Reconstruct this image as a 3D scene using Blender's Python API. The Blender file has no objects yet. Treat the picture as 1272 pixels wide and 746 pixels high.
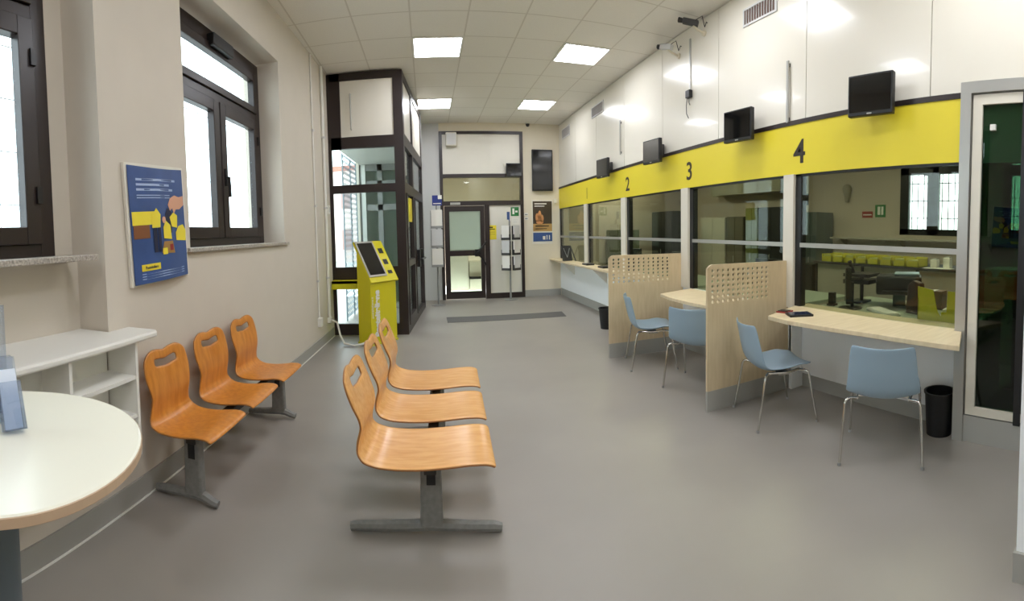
import bpy, math, random
from mathutils import Matrix, Vector
random.seed(7)
PI = math.pi
SC = bpy.context.scene
COL = SC.collection

# ------------------------------------------------------------------ camera
PF, PX0, PYH = 570.0, 531.35, 313.83          # cylindrical panorama: pixels per radian, column of the room axis, row of the horizon
cam = bpy.data.cameras.new('camera'); co = bpy.data.objects.new('camera', cam); COL.objects.link(co)
cam.type = 'PANO'; cam.panorama_type = 'CENTRAL_CYLINDRICAL'
cam.central_cylindrical_range_u_min = (0 - PX0) / PF; cam.central_cylindrical_range_u_max = (1272 - PX0) / PF
cam.central_cylindrical_range_v_min = (PYH - 746) / PF; cam.central_cylindrical_range_v_max = PYH / PF
cam.central_cylindrical_radius = 1.0
cam.clip_start = .02
co.matrix_world = Matrix.Translation((0, 0, 1.5)) @ Matrix.Rotation(-.042, 4, 'X') @ Matrix.Rotation(.028, 4, 'Y') @ Matrix.Rotation(PI / 2, 4, 'X')
SC.camera = co

# ------------------------------------------------------------------ world, lights, exposure
PANEL_E = 15.0          # emission of the ceiling light panels
OFFICE_E = 20.0  # emission of the light panels added in the office
w = bpy.data.worlds.new('overcast_sky'); SC.world = w; w.use_nodes = True
bg = w.node_tree.nodes['Background']; bg.inputs[0].default_value = (.93, .97, 1, 1); bg.inputs[1].default_value = 4.2
SC.view_settings.view_transform = 'Standard'; SC.view_settings.look = 'None'
SC.view_settings.exposure = 0.62; SC.view_settings.gamma = 1; SC.view_settings.use_curve_mapping = False
SC.cycles.max_bounces = 10; SC.cycles.diffuse_bounces = 5; SC.cycles.transparent_max_bounces = 16
SC.cycles.use_denoising = True
SC.cycles.sample_clamp_indirect = 6

# ------------------------------------------------------------------ materials
def lin(c):
    return tuple(((x / 255) / 12.92 if x / 255 <= .04045 else ((x / 255 + .055) / 1.055) ** 2.4) for x in c)
MATS = {}
def mat(name, rgb, rough=.5, metal=0, spec=.5, noise=0, nscale=30, bump=0, bscale=80, coat=0):
    if name in MATS: return MATS[name]
    m = bpy.data.materials.new(name); m.use_nodes = True; nt = m.node_tree; b = nt.nodes['Principled BSDF']
    c = lin(rgb)
    b.inputs['Base Color'].default_value = (*c, 1); b.inputs['Roughness'].default_value = rough
    b.inputs['Metallic'].default_value = metal; b.inputs['Specular IOR Level'].default_value = spec
    b.inputs['Coat Weight'].default_value = coat
    if noise or bump:
        tc = nt.nodes.new('ShaderNodeTexCoord')
    if noise:
        n = nt.nodes.new('ShaderNodeTexNoise'); n.inputs['Scale'].default_value = nscale; n.inputs['Detail'].default_value = 5
        nt.links.new(tc.outputs['Object'], n.inputs['Vector'])
        r = nt.nodes.new('ShaderNodeValToRGB'); r.color_ramp.elements[0].position = .3; r.color_ramp.elements[1].position = .7
        r.color_ramp.elements[0].color = (*[x * (1 - noise) for x in c], 1); r.color_ramp.elements[1].color = (*[min(1, x * (1 + noise)) for x in c], 1)
        nt.links.new(n.outputs['Fac'], r.inputs[0]); nt.links.new(r.outputs[0], b.inputs['Base Color'])
    if bump:
        n2 = nt.nodes.new('ShaderNodeTexNoise'); n2.inputs['Scale'].default_value = bscale
        nt.links.new(tc.outputs['Object'], n2.inputs['Vector'])
        bp = nt.nodes.new('ShaderNodeBump'); bp.inputs['Strength'].default_value = bump; bp.inputs['Distance'].default_value = .01
        nt.links.new(n2.outputs['Fac'], bp.inputs['Height']); nt.links.new(bp.outputs[0], b.inputs['Normal'])
    MATS[name] = m; return m
def emit(name, rgb, s):
    m = bpy.data.materials.new(name); m.use_nodes = True; nt = m.node_tree; nt.nodes.clear()
    e = nt.nodes.new('ShaderNodeEmission'); o = nt.nodes.new('ShaderNodeOutputMaterial')
    e.inputs[0].default_value = (*lin(rgb), 1); e.inputs[1].default_value = s; nt.links.new(e.outputs[0], o.inputs[0]); MATS[name] = m; return m
def glass(name, rgb, refl=.06, rough=.0, ior=1.45, haze=0, hcol=(255, 255, 255)):
    m = bpy.data.materials.new(name); m.use_nodes = True; nt = m.node_tree; nt.nodes.clear(); N = nt.nodes.new; Lk = nt.links.new
    t = N('ShaderNodeBsdfTransparent'); g = N('ShaderNodeBsdfGlossy'); mx = N('ShaderNodeMixShader'); o = N('ShaderNodeOutputMaterial'); f = N('ShaderNodeLayerWeight'); f.inputs[0].default_value = .5; pw = N('ShaderNodeMath'); pw.operation = 'POWER'; pw.inputs[1].default_value = 5; Lk(f.outputs['Facing'], pw.inputs[0])
    t.inputs[0].default_value = (*lin(rgb), 1); g.inputs['Roughness'].default_value = rough; 
    ad = N('ShaderNodeMath'); ad.operation = 'ADD'; ad.inputs[1].default_value = refl + .02; ad.use_clamp = True; Lk(pw.outputs[0], ad.inputs[0]); Lk(ad.outputs[0], mx.inputs[0])
    src = t
    if haze:
        d = N('ShaderNodeBsdfTranslucent'); d.inputs[0].default_value = (*lin(hcol), 1); m2 = N('ShaderNodeMixShader'); m2.inputs[0].default_value = haze
        Lk(t.outputs[0], m2.inputs[1]); Lk(d.outputs[0], m2.inputs[2]); src = m2
    Lk(src.outputs[0], mx.inputs[1]); Lk(g.outputs[0], mx.inputs[2]); Lk(mx.outputs[0], o.inputs[0]); MATS[name] = m; return m
def wood(name, rgb, rgb2, rough, scale, stretch):
    m = bpy.data.materials.new(name); m.use_nodes = True; nt = m.node_tree; b = nt.nodes['Principled BSDF']; N = nt.nodes.new; Lk = nt.links.new
    tc = N('ShaderNodeTexCoord'); mp = N('ShaderNodeMapping'); mp.inputs['Scale'].default_value = stretch
    n = N('ShaderNodeTexNoise'); n.inputs['Scale'].default_value = scale; n.inputs['Detail'].default_value = 6
    r = N('ShaderNodeValToRGB'); r.color_ramp.elements[0].position = .35; r.color_ramp.elements[1].position = .65
    r.color_ramp.elements[0].color = (*lin(rgb), 1); r.color_ramp.elements[1].color = (*lin(rgb2), 1)
    Lk(tc.outputs['Object'], mp.inputs[0]); Lk(mp.outputs[0], n.inputs['Vector']); Lk(n.outputs['Fac'], r.inputs[0]); Lk(r.outputs[0], b.inputs['Base Color'])
    b.inputs['Roughness'].default_value = rough; MATS[name] = m; return m
def ceiling_mat():
    m = mat('ceiling_tiles', (236, 232, 224), .9, noise=.02, nscale=60); nt = m.node_tree; b = nt.nodes['Principled BSDF']; N = nt.nodes.new; Lk = nt.links.new
    g = N('ShaderNodeNewGeometry'); sp = N('ShaderNodeSeparateXYZ'); Lk(g.outputs['Position'], sp.inputs[0])
    outs = []
    for ax, off in ((0, -.125), (1, 5.775)):
        s = N('ShaderNodeMath'); s.operation = 'SUBTRACT'; s.inputs[1].default_value = off; Lk(sp.outputs[ax], s.inputs[0])
        d = N('ShaderNodeMath'); d.operation = 'DIVIDE'; d.inputs[1].default_value = .65; Lk(s.outputs[0], d.inputs[0])
        p = N('ShaderNodeMath'); p.operation = 'PINGPONG'; p.inputs[1].default_value = .5; Lk(d.outputs[0], p.inputs[0])
        l = N('ShaderNodeMath'); l.operation = 'LESS_THAN'; l.inputs[1].default_value = .014; Lk(p.outputs[0], l.inputs[0]); outs.append(l)
    mx = N('ShaderNodeMath'); mx.operation = 'MAXIMUM'; Lk(outs[0].outputs[0], mx.inputs[0]); Lk(outs[1].outputs[0], mx.inputs[1])
    mc = N('ShaderNodeMixRGB'); mc.inputs[2].default_value = (*lin((214, 208, 198)), 1)
    src = b.inputs['Base Color'].links[0].from_socket
    Lk(mx.outputs[0], mc.inputs[0]); Lk(src, mc.inputs[1]); Lk(mc.outputs[0], b.inputs['Base Color'])
    return m
M_CEIL = ceiling_mat()
M_FLOOR = mat('grey_resin_floor', (149, 143, 135), .38, noise=.07, nscale=1.1, bump=.03, bscale=120)
M_WALL = mat('beige_paint', (208, 199, 185), .75, noise=.02, nscale=3)
M_WALLB = mat('back_wall_cream', (224, 214, 192), .7)
M_PIER = mat('pale_grey_paint', (205, 204, 202), .7)
M_PANEL = mat('white_laminate', (230, 224, 210), .22, coat=.2)
M_PANEL2 = mat('white_panel', (226, 221, 208), .4)
M_GREYSKIRT = mat('grey_skirting', (165, 163, 156), .5)
M_BROWN = mat('dark_brown_metal', (40, 29, 27), .35, noise=.1, nscale=8)
M_YEL = mat('yellow_panel', (232, 212, 52), .45)
M_YELK = mat('kiosk_yellow', (215, 204, 25), .4)
M_YELD = mat('yellow_plastic', (206, 198, 62), .35)
M_BLACK = mat('black_plastic', (24, 23, 24), .4)
M_SCREEN = mat('black_screen', (8, 9, 11), .08, coat=.5)
M_DKGREY = mat('dark_grey', (62, 60, 58), .6)
M_POST = mat('white_post', (222, 215, 200), .45)
M_ALU = mat('brushed_aluminium', (176, 174, 168), .35, metal=.5)
M_CHROME = mat('chrome', (205, 203, 198), .15, metal=1)
M_GREYMET = mat('grey_painted_metal', (150, 150, 147), .4, metal=.2)
M_LEG = mat('bench_leg_grey', (128, 128, 124), .45, noise=.12, nscale=40)
M_WOOD = wood('orange_beech_plywood', (196, 122, 44), (214, 142, 60), .28, 5, (6, 6, 1))
M_WOOD2 = wood('light_beech_plywood', (216, 158, 92), (228, 174, 108), .25, 5, (1.5, 8, 8))
M_EDGE = mat('plywood_edge', (160, 105, 50), .5)
M_MAPLE = wood('pale_maple', (216, 196, 160), (226, 207, 173), .45, 4, (1, 8, 1))
M_MAPLE_V = wood('pale_maple_board', (207, 186, 150), (216, 196, 160), .5, 4, (8, 8, 1))
M_CPANEL = mat('counter_front_white', (242, 244, 245), .4)
M_BLUE = mat('light_blue_shell', (150, 172, 188), .38)
M_BLUEB = mat('grey_blue_back', (118, 138, 154), .42)
M_WHITE = mat('white_paint', (232, 230, 222), .5)
M_TABLE = mat('cream_laminate', (236, 232, 214), .25)
M_TEDGE = mat('beige_edge_band', (196, 168, 138), .5)
M_TLEG = mat('blue_grey_leg', (88, 98, 104), .4)
M_MARBLE = mat('speckled_stone', (168, 160, 150), .4, noise=.45, nscale=90)
M_PAPER = mat('paper', (232, 228, 218), .8)
M_PAPERB = mat('pale_blue_paper', (222, 232, 246), .7)
M_POSTERBLUE = mat('poster_blue', (60, 86, 140), .3, noise=.12, nscale=6)
M_POSTERTXT = mat('poster_text', (165, 185, 220), .5)
M_POSTERY = mat('poster_yellow', (240, 220, 60), .5)
M_SKIN = mat('printed_skin', (214, 160, 130), .5)
M_NAVY = mat('printed_navy', (24, 30, 60), .5)
M_ORANGE = mat('printed_orange', (186, 148, 88), .5)
M_GREEN = mat('safety_green', (40, 120, 60), .5)
M_RED = mat('safety_red', (150, 45, 38), .5)
M_NUM = mat('dark_digits', (50, 42, 30), .6)
M_NUM1 = mat('faded_digit', (178, 160, 52), .6)
M_OFFW = mat('office_wall', (192, 180, 164), .8)
M_OFFCAB = mat('office_grey_front', (178, 172, 156), .6)
M_OFFDESK = mat('office_desktop', (150, 160, 140), .5)
M_OFFDARK = mat('office_dark_cabinet', (30, 32, 32), .5)
M_BROWNBOX = mat('dark_maroon_box', (55, 32, 30), .5)
M_CONC = mat('pale_stone_steps', (120, 118, 112), .8, noise=.2, nscale=12)
M_ASPH = mat('street_ground', (190, 188, 184), .8)
M_LATT = mat('galvanised_gate', (130, 145, 155), .5, metal=.3)
M_GLASS = glass('window_glass', (240, 248, 250), .02)
M_TGLASS = glass('teller_glass', (218, 224, 212), .012)
M_DGLASS = glass('green_tinted_glass', (92, 126, 104), .02)
M_ACRYL = glass('clear_acrylic', (236, 240, 246), .04, haze=.10, hcol=(225, 230, 238))
M_VGLASS = glass('vestibule_glass', (232, 242, 242), .015)
M_FROST = glass('door_glass', (185, 200, 192), .03, haze=.35, hcol=(190, 200, 195))
M_PANELLIGHT = emit('light_panel', (244, 247, 255), PANEL_E)
M_OFFFILL = emit('added_office_panel', (255, 248, 225), OFFICE_E)

# ------------------------------------------------------------------ mesh helpers
class MB:
    def __init__(s): s.v = []; s.f = []; s.m = []; s.cur = 0
    def add(s, vs, fs, T=None):
        o = len(s.v); s.v += [tuple(T @ Vector(p)) if T is not None else tuple(p) for p in vs]
        s.f += [tuple(i + o for i in f) for f in fs]; s.m += [s.cur] * len(fs); return s
    def box(s, x0, x1, y0, y1, z0, z1, T=None):
        x0, x1 = sorted((x0, x1)); y0, y1 = sorted((y0, y1)); z0, z1 = sorted((z0, z1))
        v = [(x0, y0, z0), (x1, y0, z0), (x1, y1, z0), (x0, y1, z0), (x0, y0, z1), (x1, y0, z1), (x1, y1, z1), (x0, y1, z1)]
        return s.add(v, [(0, 3, 2, 1), (4, 5, 6, 7), (0, 1, 5, 4), (1, 2, 6, 5), (2, 3, 7, 6), (3, 0, 4, 7)], T)
    def lathe(s, prof, c=(0, 0, 0), n=24, T=None, closed=False):
        k = len(prof); v = []
        for i in range(n):
            a = 2 * PI * i / n
            v += [(c[0] + r * math.cos(a), c[1] + r * math.sin(a), c[2] + z) for r, z in prof]
        f = []
        for i in range(n):
            j = (i + 1) % n
            for q in range(k - 1): f.append((i * k + q, j * k + q, j * k + q + 1, i * k + q + 1))
            if closed: f.append((i * k + k - 1, j * k + k - 1, j * k, i * k))
        if not closed:
            f.append(tuple(i * k for i in reversed(range(n)))); f.append(tuple(i * k + k - 1 for i in range(n)))
        return s.add(v, f, T)
    def tube(s, pts, r, n=8, T=None):
        P = [Vector(p) for p in pts]; v = []; f = []; up = None
        for i, p in enumerate(P):
            d = (P[min(i + 1, len(P) - 1)] - P[max(i - 1, 0)]).normalized()
            if up is None: up = Vector((0, 0, 1)) if abs(d.z) < .9 else Vector((1, 0, 0))
            a = d.cross(up).normalized(); b = a.cross(d).normalized(); up = b
            rr = r[i] if isinstance(r, (list, tuple)) else r
            v += [tuple(p + a * rr * math.cos(2 * PI * k / n) + b * rr * math.sin(2 * PI * k / n)) for k in range(n)]
        for i in range(len(P) - 1):
            for k in range(n):
                f.append((i * n + k, i * n + (k + 1) % n, (i + 1) * n + (k + 1) % n, (i + 1) * n + k))
        f.append(tuple(reversed(range(n)))); f.append(tuple((len(P) - 1) * n + k for k in range(n)))
        return s.add(v, f, T)
    def prism(s, poly, t0, t1, axis='z', T=None):
        # polygon of (a, b) pairs extruded along an axis: x -> (t,a,b), y -> (a,t,b), z -> (a,b,t)
        def q(a, b, t): return {'x': (t, a, b), 'y': (a, t, b), 'z': (a, b, t)}[axis]
        n = len(poly); v = [q(a, b, t0) for a, b in poly] + [q(a, b, t1) for a, b in poly]
        f = [tuple(range(n)), tuple(range(2 * n - 1, n - 1, -1))] + [(i, (i + 1) % n + 0, (i + 1) % n + n, i + n)[::-1] for i in range(n)]
        return s.add(v, f, T)
    def build(s, name, ms, parent=None, smooth=False, bevel=0, loc=None, rotz=0):
        me = bpy.data.meshes.new(name); me.from_pydata(s.v, [], s.f)
        for m in (ms if isinstance(ms, (list, tuple)) else [ms]): me.materials.append(m)
        for p, i in zip(me.polygons, s.m): p.material_index = i
        import bmesh
        b = bmesh.new(); b.from_mesh(me); bmesh.ops.recalc_face_normals(b, faces=b.faces); b.to_mesh(me); b.free()
        if smooth:
            for p in me.polygons: p.use_smooth = True
            try: me.set_sharp_from_angle(angle=math.radians(40))
            except Exception: pass
        me.update()
        o = bpy.data.objects.new(name, me); COL.objects.link(o)
        if parent: o.parent = parent
        if loc: o.location = loc
        if rotz: o.rotation_euler.z = rotz
        if bevel:
            md = o.modifiers.new('bevel', 'BEVEL'); md.width = bevel; md.segments = 2; md.limit_method = 'ANGLE'
        return o
def tag(o, label=None, cat=None, group=None, kind=None):
    if label: o['label'] = label
    if cat: o['category'] = cat
    if group: o['group'] = group
    if kind: o['kind'] = kind
    return o
def thing(name, loc=(0, 0, 0), rz=0, label=None, cat=None, group=None, kind=None):
    o = bpy.data.objects.new(name, None); COL.objects.link(o); o.location = loc; o.rotation_euler = (0, 0, rz)
    o.empty_display_size = .1
    return tag(o, label, cat, group, kind)
def box(name, m, parent, x0, x1, y0, y1, z0, z1, bevel=0): return MB().box(x0, x1, y0, y1, z0, z1).build(name, m, parent, bevel=bevel)
def dup(root, loc=None, rz=None, label=None):
    c = root.copy(); COL.objects.link(c)
    def rec(src, dst):
        for ch in [o for o in bpy.data.objects if o.parent == src]:
            d = ch.copy(); COL.objects.link(d); d.parent = dst; rec(ch, d)
    rec(root, c)
    if loc is not None: c.location = loc
    if rz is not None: c.rotation_euler.z = rz
    if label: c['label'] = label
    return c
def text(name, body, size, m, parent, T, ext=.001, align='CENTER', bold=0):
    cu = bpy.data.curves.new('t', 'FONT'); cu.body = body; cu.size = size; cu.extrude = ext; cu.align_x = align; cu.align_y = 'CENTER'; cu.offset = bold
    to = bpy.data.objects.new('t', cu); COL.objects.link(to); bpy.context.view_layer.update()
    me = bpy.data.meshes.new_from_object(to); bpy.data.objects.remove(to); bpy.data.curves.remove(cu)
    me.transform(T); me.materials.clear(); me.materials.append(m)
    o = bpy.data.objects.new(name, me); COL.objects.link(o); o.parent = parent
    return o
def basis(origin, ex, ey):
    ex = Vector(ex).normalized(); ey = Vector(ey).normalized(); ez = ex.cross(ey)
    return Matrix.Translation(origin) @ Matrix(((ex.x, ey.x, ez.x), (ex.y, ey.y, ez.y), (ex.z, ey.z, ez.z))).to_4x4()

XR = 3.05; ZC = 3.93; YB = 10.25; XL0 = -1.714; AL = math.atan(.04); Y0 = -3.0
def LW(wd, s, z=0):       # left wall frame: distance into the room, distance along the wall
    return Vector((XL0 + math.cos(AL) * wd + math.sin(AL) * s, -math.sin(AL) * wd + math.cos(AL) * s, z))

# ------------------------------------------------------------------ room shell
tag(MB().box(-2.6, 7.2, Y0, 11.2, -.1, 0).build('floor', M_FLOOR), kind='structure')
tag(MB().box(-1.9, XR + .12, Y0, YB + .1, ZC, ZC + .1).build('ceiling', M_CEIL), kind='structure')
# left wall with two window recesses, a niche under the first and the opening of the vestibule
lw = thing('wall_left', (XL0, 0, 0), -AL, kind='structure')
m = MB(); TH = -.42
W1 = (.0, 1.93); W2 = (2.82, 4.75); ZS, ZT = 1.46, 3.40; VO = (6.95, 9.27)
m.box(TH, 0, Y0 - .1, W1[0], 0, ZC); m.box(TH, 0, W1[1], W2[0], 0, ZC); m.box(TH, 0, W2[1], VO[0] - .02, 0, ZC); m.box(-.07, 0, VO[1], YB + .2, 0, ZC); m.box(-.07, 0, VO[0] - .02, VO[0], 0, ZC)
for a, b in (W1, W2):
    m.box(TH, 0, a, b, ZT, ZC)
m.box(TH, 0, *W2, 0, ZS - .03)
m.box(TH, -.22, *W1, 0, ZS - .03); m.box(-.22, 0, *W1, 0, .42)
m.box(-.07, 0, *VO, 2.98, ZC)
m.build('plaster', M_WALL, lw)
tag(MB().box(0, .012, Y0, 6.75, .008, .13).build('baseboard_left', M_GREYSKIRT, None, loc=(XL0, 0, 0), rotz=-AL), kind='structure')
tag(MB().box(0, .02, Y0, 6.75, 0, .008).build('trim_1', M_WHITE, None, loc=(XL0, 0, 0), rotz=-AL), kind='structure')
# back wall behind the camera and right wall behind the camera
tag(MB().box(-2.3, XR + .2, Y0 - .12, Y0, 0, ZC).build('wall_front', M_WALL), kind='structure')
tag(MB().box(XR, XR + .1, Y0, .45, 0, ZC).build('wall_right_near', M_WALL), kind='structure')
# back wall: pier left, cream wall right, opening for the door unit x .33-2.2
DX0, DX1 = .31, 2.19; DZ = 3.74
tag(MB().box(-1.37, DX0, YB, YB + .15, 0, ZC).build('wall_back_left', M_PIER), kind='structure')
tag(MB().box(DX1, XR + .1, YB, YB + .15, 0, ZC).build('wall_back_right', M_WALLB), kind='structure')
tag(MB().box(DX0, DX1, YB, YB + .15, DZ, ZC).build('wall_back_top', M_WALLB), kind='structure')
tag(MB().box(DX1, XR, YB - .015, YB, 0, .15).build('baseboard_back', M_GREYSKIRT), kind='structure')
# upper right wall: laminate panels with dark joints
m = MB(); m.cur = 0
seams = [.3, 1.6, 2.84, 4.15, 5.41, 6.64, 7.86, 9.05, YB]
for a, b in zip(seams[:-1], seams[1:]): m.box(XR, XR + .03, a + .004, b - .004, 2.50, ZC - .012)
m.cur = 1; m.box(XR + .03, XR + .1, .3, YB, 2.02, ZC)
wr = tag(m.build('wall_right', [M_PANEL, M_DKGREY]), kind='structure')
tag(MB().box(XR - .02, XR + .03, 1.31, YB, 2.46, 2.50).build('trim_2', M_BROWN), kind='structure')
# lower front under the counters
tag(MB().box(XR, XR + .06, 3.0, YB, .17, .78).build('wall_counter', M_CPANEL), kind='structure')
tag(MB().box(XR + .14, XR + .2, 1.31, 2.985, .13, .765).build('wall_counter_near', M_CPANEL), kind='structure')
tag(MB().box(XR + .0, XR + .2, 2.985, 3.02, 0, .765).build('trim_11', M_CPANEL), kind='structure')
tag(MB().box(XR + .15, XR + .2, 1.31, 2.985, 0, .13).build('baseboard_counter', M_GREYSKIRT), kind='structure')
tag(MB().box(XR + .015, XR + .06, 3.0, YB, 0, .17).build('baseboard_right', M_GREYSKIRT), kind='structure')

# ------------------------------------------------------------------ yellow fascia with position numbers
fs = thing('fascia_board', (XR - .012, 1.31, 2.01), 0, 'long yellow fascia board with counter numbers above the teller windows', 'sign')
MB().box(0, .011, 0, YB - 1.31, 0, .45).build('board', M_YEL, fs)
for d, y, mm in (('4', 2.90, M_NUM), ('3', 4.73, M_NUM), ('2', 6.50, M_NUM), ('1', 8.35, M_NUM1)):
    o = text('number', d, .30, mm, fs, basis((-.002, y - 1.31, .19), (0, -1, 0), (0, 0, 1)), bold=.004)

# ------------------------------------------------------------------ teller windows
POSTY = [1.31, 3.02, 4.82, 6.65, 8.42]
posts = [(2.955, 3.085), (4.74, 4.90), (6.56, 6.73), (8.34, 8.50)]
for i, (a, b) in enumerate(posts):
    p = tag(MB().box(XR - .03, XR + .06, a, b, .78, 2.01).build('trim_%d' % (i + 3), M_POST), kind='structure')
bays = [(1.31, 2.955, .80), (3.085, 4.74, .78), (4.90, 6.56, .86), (6.73, 8.34, .86), (8.50, YB, .86)]
for i, (a, b, zb) in enumerate(bays):
    wn = thing('window_%d' % (i + 3), (XR, a, zb), 0, kind='structure')
    zt = 2.01 - zb
    MB().box(.01, .025, 0, b - a, 0, zt).build('glass_pane', M_TGLASS, wn)
    m = MB(); m.box(-.0, .07, b - a - .07, b - a, 0, zt); m.box(.03, .07, 0, .025, 0, zt); m.box(0, .03, 0, b - a, zt - .02, zt)
    m.build('frame', M_BLACK, wn)
    MB().box(-.012, .01, 0, b - a - .07, 1.345 - zb, 1.385 - zb).build('rail', M_ALU, wn)

# ------------------------------------------------------------------ counters
def counter(name, poly, z, label, brackets):
    t = thing(name, (0, 0, 0), 0, label, 'counter')
    MB().prism(poly, z - .035, z, 'z').build('countertop', M_MAPLE, t, bevel=.004)
    for y in brackets: MB().prism([(XR, z - .035), (XR - .28, z - .035), (XR, z - .3)], y, y + .02, 'y').build('bracket', M_WHITE, t)
    return t
counter('counter_shelf', [(XR - .055, 1.27), (2.60, 1.115), (2.59, 1.4), (2.58, 1.8), (2.53, 2.2), (2.50, 2.5), (2.52, 2.74), (XR - .0, 2.955), (XR + .19, 2.96), (XR + .19, 1.335), (XR - .055, 1.335)], .80, 'pale maple counter shelf under counter four beside the dark waste bin', [])
counter('counter_shelf', [(XR + .0, 3.06), (2.56, 3.06), (2.50, 3.4), (2.45, 3.8), (2.45, 4.2), (2.50, 4.5), (XR, 4.72)], .78, 'pale maple counter shelf under counter three between the two perforated screens', [3.9])
counter('counter_shelf', [(XR + .0, 4.94), (2.80, 4.94), (2.76, 5.5), (2.74, 7.5), (2.75, 9.3), (2.79, YB - .01), (XR, YB - .01)], .86, 'long pale counter shelf under counters one and two by the back wall', [5.6, 7.4, 9.2])
counterZ = .80

# ------------------------------------------------------------------ perforated screens
def screen(x0, x1, y, ztop, hx0, hx1, hz0, hz1, label):
    t = thing('perforated_screen', (x0, y, 0), 0, label, 'partition', 'perforated screens between counter seats')
    W = x1 - x0; c, r = 12, 7; R = .06
    m = MB(); a0, a1, b0, b1 = hx0 - x0, hx1 - x0, hz0, hz1
    def plate(pts):   # front and back faces
        m.add([(p[0], 0, p[1]) for p in pts], [tuple(range(len(pts)))])
        m.add([(p[0], .02, p[1]) for p in pts], [tuple(reversed(range(len(pts))))])
    plate([(0, .17), (W, .17), (W, b0), (0, b0)])
    plate([(0, b0), (a0, b0), (a0, b1), (0, b1)]); plate([(a1, b0), (W, b0), (W, b1), (a1, b1)])
    top = [(0, b1), (W, b1), (W, ztop)] + [(R - R * math.sin(k * PI / 12), ztop - R + R * math.cos(k * PI / 12)) for k in range(7)]
    top = top[:-1] + [(0, ztop - R)]; plate(top)
    cw, ch = (a1 - a0) / c, (b1 - b0) / r; n = 12
    for i in range(c):
        for j in range(r):
            cx, cz = a0 + (i + .5) * cw, b0 + (j + .5) * ch; rad = .0155
            ci = []; sq = []
            for k in range(n):
                an = 2 * PI * k / n + PI / 4; ci.append((cx + rad * math.cos(an), cz + rad * math.sin(an)))
                q = max(abs(math.cos(an)), abs(math.sin(an))); sq.append((cx + cw / 2 * math.cos(an) / q, cz + ch / 2 * math.sin(an) / q))
            for k in range(n):
                l = (k + 1) % n
                m.add([(sq[k][0], 0, sq[k][1]), (sq[l][0], 0, sq[l][1]), (ci[l][0], 0, ci[l][1]), (ci[k][0], 0, ci[k][1])], [(0, 1, 2, 3)])
                m.add([(sq[k][0], .02, sq[k][1]), (sq[l][0], .02, sq[l][1]), (ci[l][0], .02, ci[l][1]), (ci[k][0], .02, ci[k][1])], [(3, 2, 1, 0)])
                m.add([(ci[k][0], 0, ci[k][1]), (ci[l][0], 0, ci[l][1]), (ci[l][0], .02, ci[l][1]), (ci[k][0], .02, ci[k][1])], [(0, 1, 2, 3)])
    rim = [(0, .17)] + [(0, ztop - R)] + [(R - R * math.cos(k * PI / 12), ztop - R + R * math.sin(k * PI / 12)) for k in range(1, 7)] + [(W, ztop), (W, .17)]
    for p, q in zip(rim[:-1], rim[1:]): m.add([(p[0], 0, p[1]), (q[0], 0, q[1]), (q[0], .02, q[1]), (p[0], .02, p[1])], [(0, 1, 2, 3)])
    me = bpy.data.meshes.new('board'); me.from_pydata(m.v, [], m.f); me.materials.append(M_MAPLE_V)
    o = bpy.data.objects.new('board', me); COL.objects.link(o); o.parent = t
    MB().box(.0, W, -.001, .021, 0, .17).build('kick_plate', M_GREYSKIRT, t)
    return t
screen(2.12, XR - .0, 3.035, 1.215, 2.15, 2.80, .885, 1.185, 'pale wooden perforated screen left of the seat at counter four')
screen(2.04, XR - .0, 4.90, 1.205, 2.07, 2.86, .87, 1.175, 'pale wooden perforated screen left of the seat at counter three, further back')

# ------------------------------------------------------------------ glazed cabin at the right end
dc = thing('door_1', (XR - .03, .47, 0), 0, kind='structure')
m = MB(); m.box(-.02, .10, .78, .86, 0, 2.56); m.box(-.02, .10, 0, .78, 2.48, 2.56); m.build('frame', M_ALU, dc)
MB().box(0, .10, 0, .78, 0, .19).build('base', M_GREYSKIRT, dc)
m = MB(); m.box(0, .05, .70, .77, .20, 2.47); m.box(0, .05, .08, .70, .20, .26); m.box(0, .05, .08, .70, 2.40, 2.47); m.box(0, .05, .0, .08, .20, 2.47)
m.build('door_frame', M_POST, dc)
MB().box(-.012, .052, .355, .405, .18, 2.47).build('hinge_post', M_BLACK, dc)
MB().box(.02, .032, .08, .70, .26, 2.40).build('glass_pane', M_DGLASS, dc)
MB().box(-.003, .0195, .60, .64, 2.22, 2.26).build('small_label', M_WHITE, dc)
tag(MB().box(1.90, XR, .28, .50, 0, ZC).build('wall_right_stub', M_WHITE), kind='structure')
tag(MB().box(1.875, 1.90, .27, .51, .13, ZC).build('trim_7', mat('cool_white_post', (245, 248, 250), .35)), kind='structure')
tag(MB().box(1.86, 1.90, .26, .52, 0, .13).build('baseboard_right_near', M_GREYSKIRT), kind='structure')
tag(MB().box(XR, XR + .06, .3, 1.34, 2.0, 2.52).build('wall_right_cabin_top', M_PANEL), kind='structure')

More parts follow.
